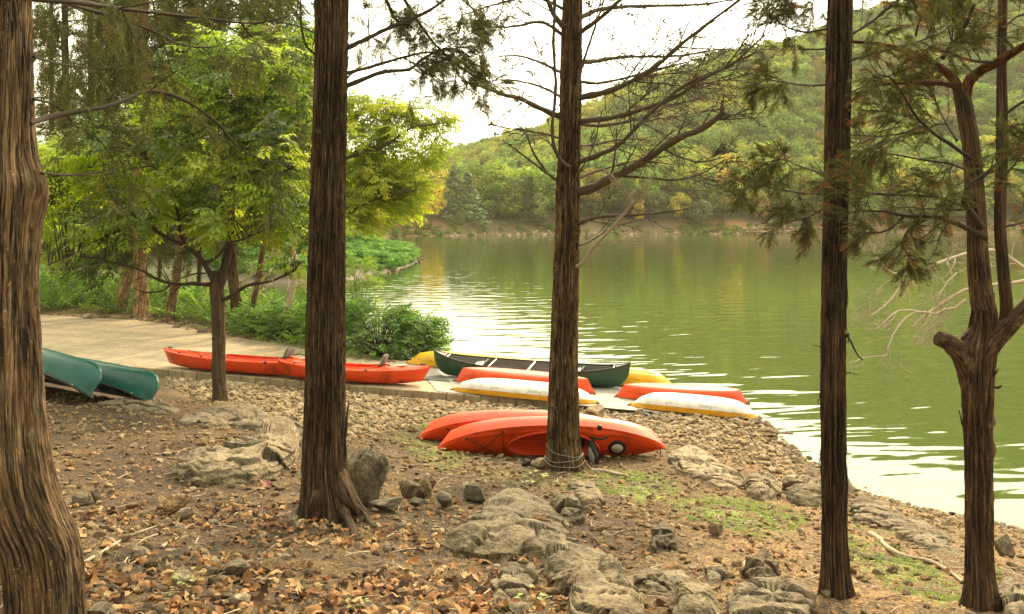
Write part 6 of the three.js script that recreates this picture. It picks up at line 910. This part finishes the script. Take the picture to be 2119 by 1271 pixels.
function sitIn(name, label, group, A, B, up, o) {             // open cockpit kayak, deck side up in its own frame
  const t = thing(name, label, 'kayak', null, group), L = frame(t, A, B, up), sh = shell(L, o), m = o.m ?? P.orange, tc = o.tc ?? 0.1, th = o.th ?? 0.36, W = o.B * 0.36;
  hullPart('hull', sh, -1, 1, 30, m, t);
  const rimY = (x, s) => sh.sheer(x) + 0.045 * (1 - s * s) + 0.05 * Math.exp(-(((x - tc - th) / 0.12) ** 2)) * (1 - s * s);
  const d = new MB(), n = 150, k = 44; d.grid(k, n, (i, j) => { const x = spread(j / n), s = i / k * 2 - 1, z = sh.beam(x) * s, e = ((x - tc) / th) ** 2 + (z / W) ** 2; let y = rimY(x, s); if (e < 1) y -= 0.21 * smooth(0, 0.3, 1 - e) - 0.05 * smooth(0.3, 1, 1 - e); y += 0.012 * Math.exp(-((abs(s) - 0.75) ** 2) / 0.006) * smooth(0.9, 0.6, abs(x)); if (o.well && abs(x + 0.62) < 0.18 && abs(s) < 0.6) y -= 0.02; return [x * L / 2, y, z, s * 0.3, x]; }, true);
  d.build('deck', o.deckM ?? m, t);
  const ring = []; for (let q = 0; q <= 44; q++) { const a = q / 44 * 2 * PI, x = tc + cos(a) * th, z = sin(a) * W; ring.push(V(x * L / 2, rimY(x, z / max(0.05, sh.beam(x))) + 0.012, z)); } tubePart('coaming', ring, 0.016, m, t, 8);
  const X = (x) => x * L / 2, dy = (x, s = 0) => rimY(x, s);
  const seat = mesh('seat', pad(W * 1.5, 0.36, 0.06, 0.1), o.seatM ?? greyM, t); seat.rotation.z = PI / 2; seat.position.set(X(tc + th * 0.45), dy(tc) - 0.13, 0);
  const br = mesh('backrest', pad(W * 1.7, o.backH ?? 0.34, 0.06, 0.3), o.seatM ?? greyM, t); br.position.set(X(tc + th * 0.86), dy(tc + th * 0.8) + (o.backUp ?? 0.09), 0); br.rotation.z = o.backTilt ?? -0.5;
  if (o.panel) { const pn = mesh('seat_panel', pad(W * 1.15, 0.27, 0.02, 0.3), mat(0.36, 0.35, 0.33, 0.6), br); pn.position.set(-0.034, 0.01, 0); }
  for (const s of [-1, 1]) { tubePart('strap', [V(X(tc + th * 0.8), dy(tc + th) - 0.02, s * W * 0.8), V(X(tc + th * 1.05), dy(tc + th) + 0.03, s * W * 0.9), V(X(tc + th * 1.2), dy(tc + th) + 0.01, s * W * 1.0)], 0.014, blackM, t); const f = new MB(); f.tube([V(0, -0.01, 0), V(0, 0.022, 0)], 0.036, 14, true); const c = f.build('fitting', blackM, t); c.position.set(X(tc + th * (o.fit ?? 0.45)), dy(tc, 0.9) - 0.005, s * (sh.beam(tc) * 0.88)); c.rotation.x = s * 0.25; }
  if (o.hatch) { const hx = o.hatch, r0 = 0.088; const f = new MB(); f.tube([V(0, -0.02, 0), V(0, 0.018, 0)], r0 + 0.03, 28, true); const c = f.build('hatch_ring', blackM, t); c.position.set(X(hx), dy(hx) + 0.004, 0); const l = new MB(); l.tube([V(0, 0, 0), V(0, 0.028, 0)], r0 - 0.012, 28, true); const lid = l.build('hatch_lid', creamM, t); lid.position.copy(c.position); }
  else { const pl = mesh('hatch_plate', pad(0.13, 0.34, 0.025, 0), creamM, t); pl.rotation.z = PI / 2 - 0.04; pl.position.set(X(tc + th + 0.16), dy(tc + th + 0.16) + 0.012, 0); }
  const bx = [[-0.74, 0.8], [-0.42, 0.85]]; const lp = (x, s) => V(X(x), dy(x, s) + 0.012, sh.beam(x) * s);
  for (const s of [-1, 1]) { tubePart('deck_line', [lp(bx[0][0], s * bx[0][1]), V(X(-0.58), dy(-0.58) + 0.01, 0), lp(bx[1][0], -s * bx[1][1])], 0.005, ropeM, t, 5); for (const [x, e] of bx) { const c = new MB(); c.tube([lp(x - 0.012, s * e), lp(x + 0.012, s * e)], 0.013, 8, true); c.build('line_clip', blackM, t); } }
  tubePart('deck_line', [lp(bx[1][0], bx[1][1]), V(X(-0.42), dy(-0.42) + 0.01, 0), lp(bx[1][0], -bx[1][1])], 0.005, ropeM, t, 5);
  for (const e of [-1, 1]) { const h = V(X(e * 0.955), dy(e * 0.955) + 0.01, 0), down = o.hang ? t.worldToLocal(t.localToWorld(h.clone()).add(V(0, -0.13, 0))) : h.clone().add(V(-e * 0.08, 0.015, 0.02)); t.updateMatrixWorld(); const dn = o.hang ? t.worldToLocal(t.localToWorld(h.clone()).add(V(0, -0.13, 0.01))) : down; tubePart('toggle_cord', [h, h.clone().lerp(dn, 0.5), dn], 0.006, ropeM, t, 5); const q = dn.clone(); tubePart('toggle', [q.clone().add(V(-0.045, 0, 0)), q.clone().add(V(0.045, 0, 0))], 0.014, blackM, t, 8); }
  tubePart('carry_clip', [V(X(tc), dy(tc) + 0.0, -W * 1.0), V(X(tc + 0.03), dy(tc) + 0.05, -W * 1.0), V(X(tc + 0.05), dy(tc) + 0.01, -W * 0.98)], 0.008, creamM, t, 6);
  return t;
}
function sitOn(name, label, group, A, B, o) {                 // overturned sit-on-top kayak, bottom up
  const t = thing(name, label, 'kayak', null, group), L = frame(t, A, B, V(0, 1, 0)), sh = shell(L, { flip: true, ...o }), split = o.split ?? 0.8;
  hullPart('hull', sh, -split, split, 34, o.m, t); hullPart('deck_rim', sh, split, 1, 6, o.deckM, t, true);
  const d = new MB(); d.grid(10, 60, (i, j) => { const x = spread(j / 60), s = i / 10 * 2 - 1; return [...sh.put(x * L / 2, sh.sheer(x) - 0.05 * (1 - s * s), sh.beam(x) * s), s, x]; }); d.build('deck', o.deckM, t);
  const plug = (x, s) => { const c = new MB(), p = sh.pt(x, s), q = sh.pt(x, s * 1.02), n = V(0, 1, -s * 0.8).normalize(), a = V(...p); c.tube([a.clone().addScaledVector(n, -0.006), a.clone().addScaledVector(n, 0.004)], 0.016, 10, true); c.build('scupper', mat(0.36, 0.35, 0.32, 0.6), t); };
  for (const [x, s] of o.plugs ?? []) plug(x, s);
  if (o.label) { const b = new MB(); b.grid(6, 6, (i, j) => { const p = sh.pt(0.13 + 0.14 * (i / 6), -0.62 - 0.12 * (j / 6)), q = V(...p); return [q.x, q.y + 0.003, q.z + 0.004]; }); b.build('sticker', mat(0.50, 0.50, 0.47, 0.6, { side: THREE.DoubleSide }), t); }
  for (const e of [-1, 1]) { const x = e * L / 2 * 0.99, y = sh.S - sh.sheer(1); tubePart('toggle_cord', [V(x, y + 0.03, 0), V(x + e * 0.045, y + 0.0, 0.01), V(x + e * 0.02, max(0.012, y - 0.02), 0.04)], 0.005, ropeM, t, 5); tubePart('toggle', [V(x + e * 0.02, 0.016, 0.0), V(x + e * 0.03, 0.016, 0.09)], 0.014, blackM, t, 8); }
  return t;
}
function canoe(label, A, B, up, o, group) {
  const t = thing('canoe', label, 'canoe', null, group), L = frame(t, A, B, up), stem = (q) => { const u = clamp((abs(q) - 0.80) / 0.20), top = o.D + o.rise + (o.rise4 ?? 0); return (top - 0.04) * (1 - sqrt(max(0, 1 - u ** 2.6))); };
  const sh = shell(L, { rake: 0, stem, rocker: 0.03, full: 2.2, fine: 0.95, tip: 0.012, e: 0.72, tumble: 0.05, ...o });
  hullPart('hull', sh, -1, 1, 36, o.m, t);
  const b = new MB(), n = 84; b.grid(30, n, (i, j) => { const x = spread(j / n) * 0.975, p = sh.pt(x, i / 30 * 2 - 1), q = V(...p); const c = 1 - 0.03 / max(0.05, sh.beam(x)); return [q.x, q.y + (o.flip ? -0.014 : 0.014) * (1 - abs(i / 15 - 1)), q.z * clamp(c, 0.2, 1)]; }, true); b.build('lining', o.lining ?? P.inner, t);
  for (const s of [-1, 1]) { const pts = []; for (let j = 0; j <= 50; j++) { const p = sh.pt(spread(j / 50), s); pts.push(V(p[0], p[1] + (o.flip ? -0.008 : 0.008), p[2])); } tubePart('gunwale', pts, 0.017, o.rail ?? blackM, t, 7); }
  const g = (x, z) => { const y = sh.sheer(x); return V(...sh.put(x * L / 2, y, z)); };
  for (const [x, w] of [[0.02, 0.022], [-0.38, 0.016]]) tubePart('thwart', [g(x, -sh.beam(x)), g(x, sh.beam(x))], w, creamM, t, 8);
  for (const x of [-0.52, 0.46]) { const s = mesh('seat', pad(sh.beam(x) * 1.9, 0.26, 0.04, 0), mat(0.42, 0.41, 0.39, 0.6), t), p = g(x, 0); s.rotation.z = PI / 2; s.position.set(p.x, p.y + (o.flip ? 0.07 : -0.07), 0); const bk = mesh('seat_back', pad(sh.beam(x) * 1.2, 0.16, 0.04, 0.1), blackM, t); bk.position.set(p.x + 0.17, p.y + (o.flip ? 0.05 : -0.03), 0); }
  for (const e of [-1, 1]) { const d = new MB(); d.grid(8, 8, (i, j) => { const x = e * lerp(0.86, 0.985, j / 8), s = i / 4 - 1, p = g(x, sh.beam(x) * s * 0.95); return [p.x, p.y + (o.flip ? -1 : 1) * 0.012, p.z]; }); d.build('end_cap', mat(0.05, 0.05, 0.048, 0.5, { side: THREE.DoubleSide }), t); tubePart('handle', [g(e * 0.84, -sh.beam(0.84)), g(e * 0.84, sh.beam(0.84))], 0.016, creamM, t, 8); }
  return t;
}
const RS = (px, py, up = 0.02) => { const p = onRamp(px, py); p.y = max(p.y, -0.02) + up; return p; };
const RUP = V(-RB, 1, RC).normalize();
const KO = { B: 0.72, D: 0.27, rise: 0.075, rocker: 0.07, rake: 0.15, full: 2.3, fine: 0.72 };
sitIn('sit_in_kayak', 'orange kayak farther up the ramp with a grey seat back, behind the young tree', null, RS(338, 759), RS(668, 785), RUP, { ...KO, tc: 0.2, th: 0.42 });
sitIn('sit_in_kayak', 'orange kayak on the ramp half hidden behind the large dark cedar trunk', null, RS(573, 783), RS(889, 799), RUP, { ...KO, tc: 0.04, th: 0.40 });
sitOn('yellow_kayak', 'yellow overturned kayak at the left far edge of the ramp beside the bush', null, RS(845, 752), RS(1168, 783), { B: 0.80, D: 0.30, rise: 0.04, rocker: 0.09, rake: 0.3, m: P.yellow, deckM: P.yellow, groove: 0.05, fine: 0.55, tip: 0.12, plugs: [[-0.75, -0.35]] });
sitOn('yellow_kayak', 'yellow overturned kayak at the water right of the green canoe', null, RS(1120, 780), RS(1399, 806), { B: 0.80, D: 0.30, rise: 0.04, rocker: 0.09, rake: 0.3, m: P.yellow, deckM: P.yellow, groove: 0.05, fine: 0.55, tip: 0.12, plugs: [[0.8, -0.35], [0.5, -0.5]] });
canoe('dark green open canoe standing upright on the ramp between yellow and white kayaks', RS(897, 777), RS(1304, 807), V(0.02, 1, 0.10).normalize(), { B: 0.86, D: 0.33, rise: 0.10, rise4: 0.10, m: P.green });
const WO = { B: 0.74, D: 0.25, rise: 0.03, rocker: 0.11, rake: 0.2, e: 0.7, fine: 0.55, tip: 0.06, m: P.white, deckM: P.gold, split: 0.84, label: 1, plugs: [[-0.7, -0.3], [0.5, -0.35], [-0.1, -0.2]] };
sitOn('red_kayak', 'orange red overturned kayak behind the left white kayak', null, RS(943, 790), RS(1231, 817), { B: 0.70, D: 0.29, rise: 0.03, rocker: 0.035, rake: 0.16, e: 0.55, m: P.red, deckM: P.red });
sitOn('red_kayak', 'orange red overturned kayak behind the right white kayak at the water', null, RS(1274, 823), RS(1548, 838), { B: 0.70, D: 0.25, rise: 0.03, rocker: 0.035, rake: 0.16, e: 0.55, m: P.red, deckM: P.red });
sitOn('white_kayak', 'white overturned kayak with a yellow rim, partly behind the roped tree', null, RS(938, 808), RS(1238, 837), WO);
sitOn('white_kayak', 'white overturned kayak with a yellow rim at the end of the ramp by the water', null, RS(1304, 840), RS(1573, 867), WO);
tag(tubePart('paddle', curve([RS(1322, 857, 0.03), RS(1345, 864, 0.03), RS(1360, 869, 0.03)], 6), 0.018, mat(0.05, 0.05, 0.055, 0.4), null, 8), 'black paddle end sticking out under the right white kayak', 'paddle');
// the pair on their sides by the roped tree
{
  const n = V(0.02, -0.55, 0.83).normalize(), tip = 0.35, side = (A, B) => [A.addScaledVector(n, -tip), B.addScaledVector(n, -tip)], O = { ...KO, B: 0.66, D: 0.28, rise: 0.07, hang: true, hatch: 0.58, tc: 0.02, th: 0.40, seatM: mat(0.02, 0.02, 0.022, 0.6), panel: true, backUp: 0.15, backTilt: -0.42, backH: 0.42, fit: 1.02, rocker: 0.05 };
  sitIn('sit_in_kayak', 'orange kayak lying on its side behind its twin, only the left end showing', null, ...side(at(871, 903, 12.35), at(1318, 915, 12.3)), n, O);
  sitIn('sit_in_kayak', 'orange kayak lying on its side against the roped tree with a round cream hatch', null, ...side(at(909, 926, 11.75), at(1379, 924, 11.62)), n, O);
  const b = new MB(), loop = (y, tilt, r) => { const c = at(1168, y, 11), pts = []; for (let k = 0; k <= 30; k++) { const a = k / 30 * 2 * PI, R = r * 11 / F; pts.push(V(c.x + cos(a) * R, c.y + tilt * cos(a) * 0.03 - 0.04 * sin(a) + 0.006 * sin(a * 5), c.z + sin(a) * R)); } b.tube(pts, 0.0042, 6); };
  loop(928, -1.6, 38); loop(940, 0.8, 39); loop(950, -0.2, 42); tag(b.build('rope', mat(0.26, 0.24, 0.20, 0.9)), 'grey rope wound round the foot of the roped tree', 'rope');
}
// the two teal canoes at the left
{
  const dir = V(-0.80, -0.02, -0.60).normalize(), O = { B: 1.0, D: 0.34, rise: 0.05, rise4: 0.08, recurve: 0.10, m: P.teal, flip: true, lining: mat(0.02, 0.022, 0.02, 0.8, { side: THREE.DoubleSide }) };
  for (const [px, py, d, label, L] of [[322, 826, 12.5, 'teal overturned canoe with its rounded end low to the ground, right one of two', 4.7], [200, 812, 12.0, 'teal overturned canoe nearest the twisted left trunk, left one of two', 4.7]]) {
    const tipP = at(px, py, d), c = canoe(label, tipP.clone().addScaledVector(px < 300 ? V(-0.80, 0.03, -0.60).normalize() : dir, L), tipP, V(0.05, 0.83, -0.52).normalize(), O);
  }
  const e = at(322, 826, 12.5).addScaledVector(dir, 4.0), r = thing('canoe_rack', 'timber rack carrying the raised ends of the teal canoes', 'rack', V(e.x, H(e.x, -e.z), e.z)), wood = limbMat(0.24, 0.17, 0.11), h = e.y - H(e.x, -e.z) - 0.05;
  new MB().tube([V(-0.9, h, 0.8), V(0.7, h, -0.8)], 0.05, 8, true).build('rail', wood, r); for (const k of [-0.7, 0.6]) new MB().tube([V(k, -0.2, -k), V(k, h, -k)], 0.05, 8, true).build('post', wood, r);
}
// ---------------------------------------------------------------- draw
const renderer = new THREE.WebGLRenderer({ antialias: true });
renderer.setSize(1024, 614);
renderer.toneMapping = THREE.LinearToneMapping;
renderer.toneMappingExposure = EXPOSURE;
renderer.shadowMap.enabled = true;
renderer.render(scene, camera);
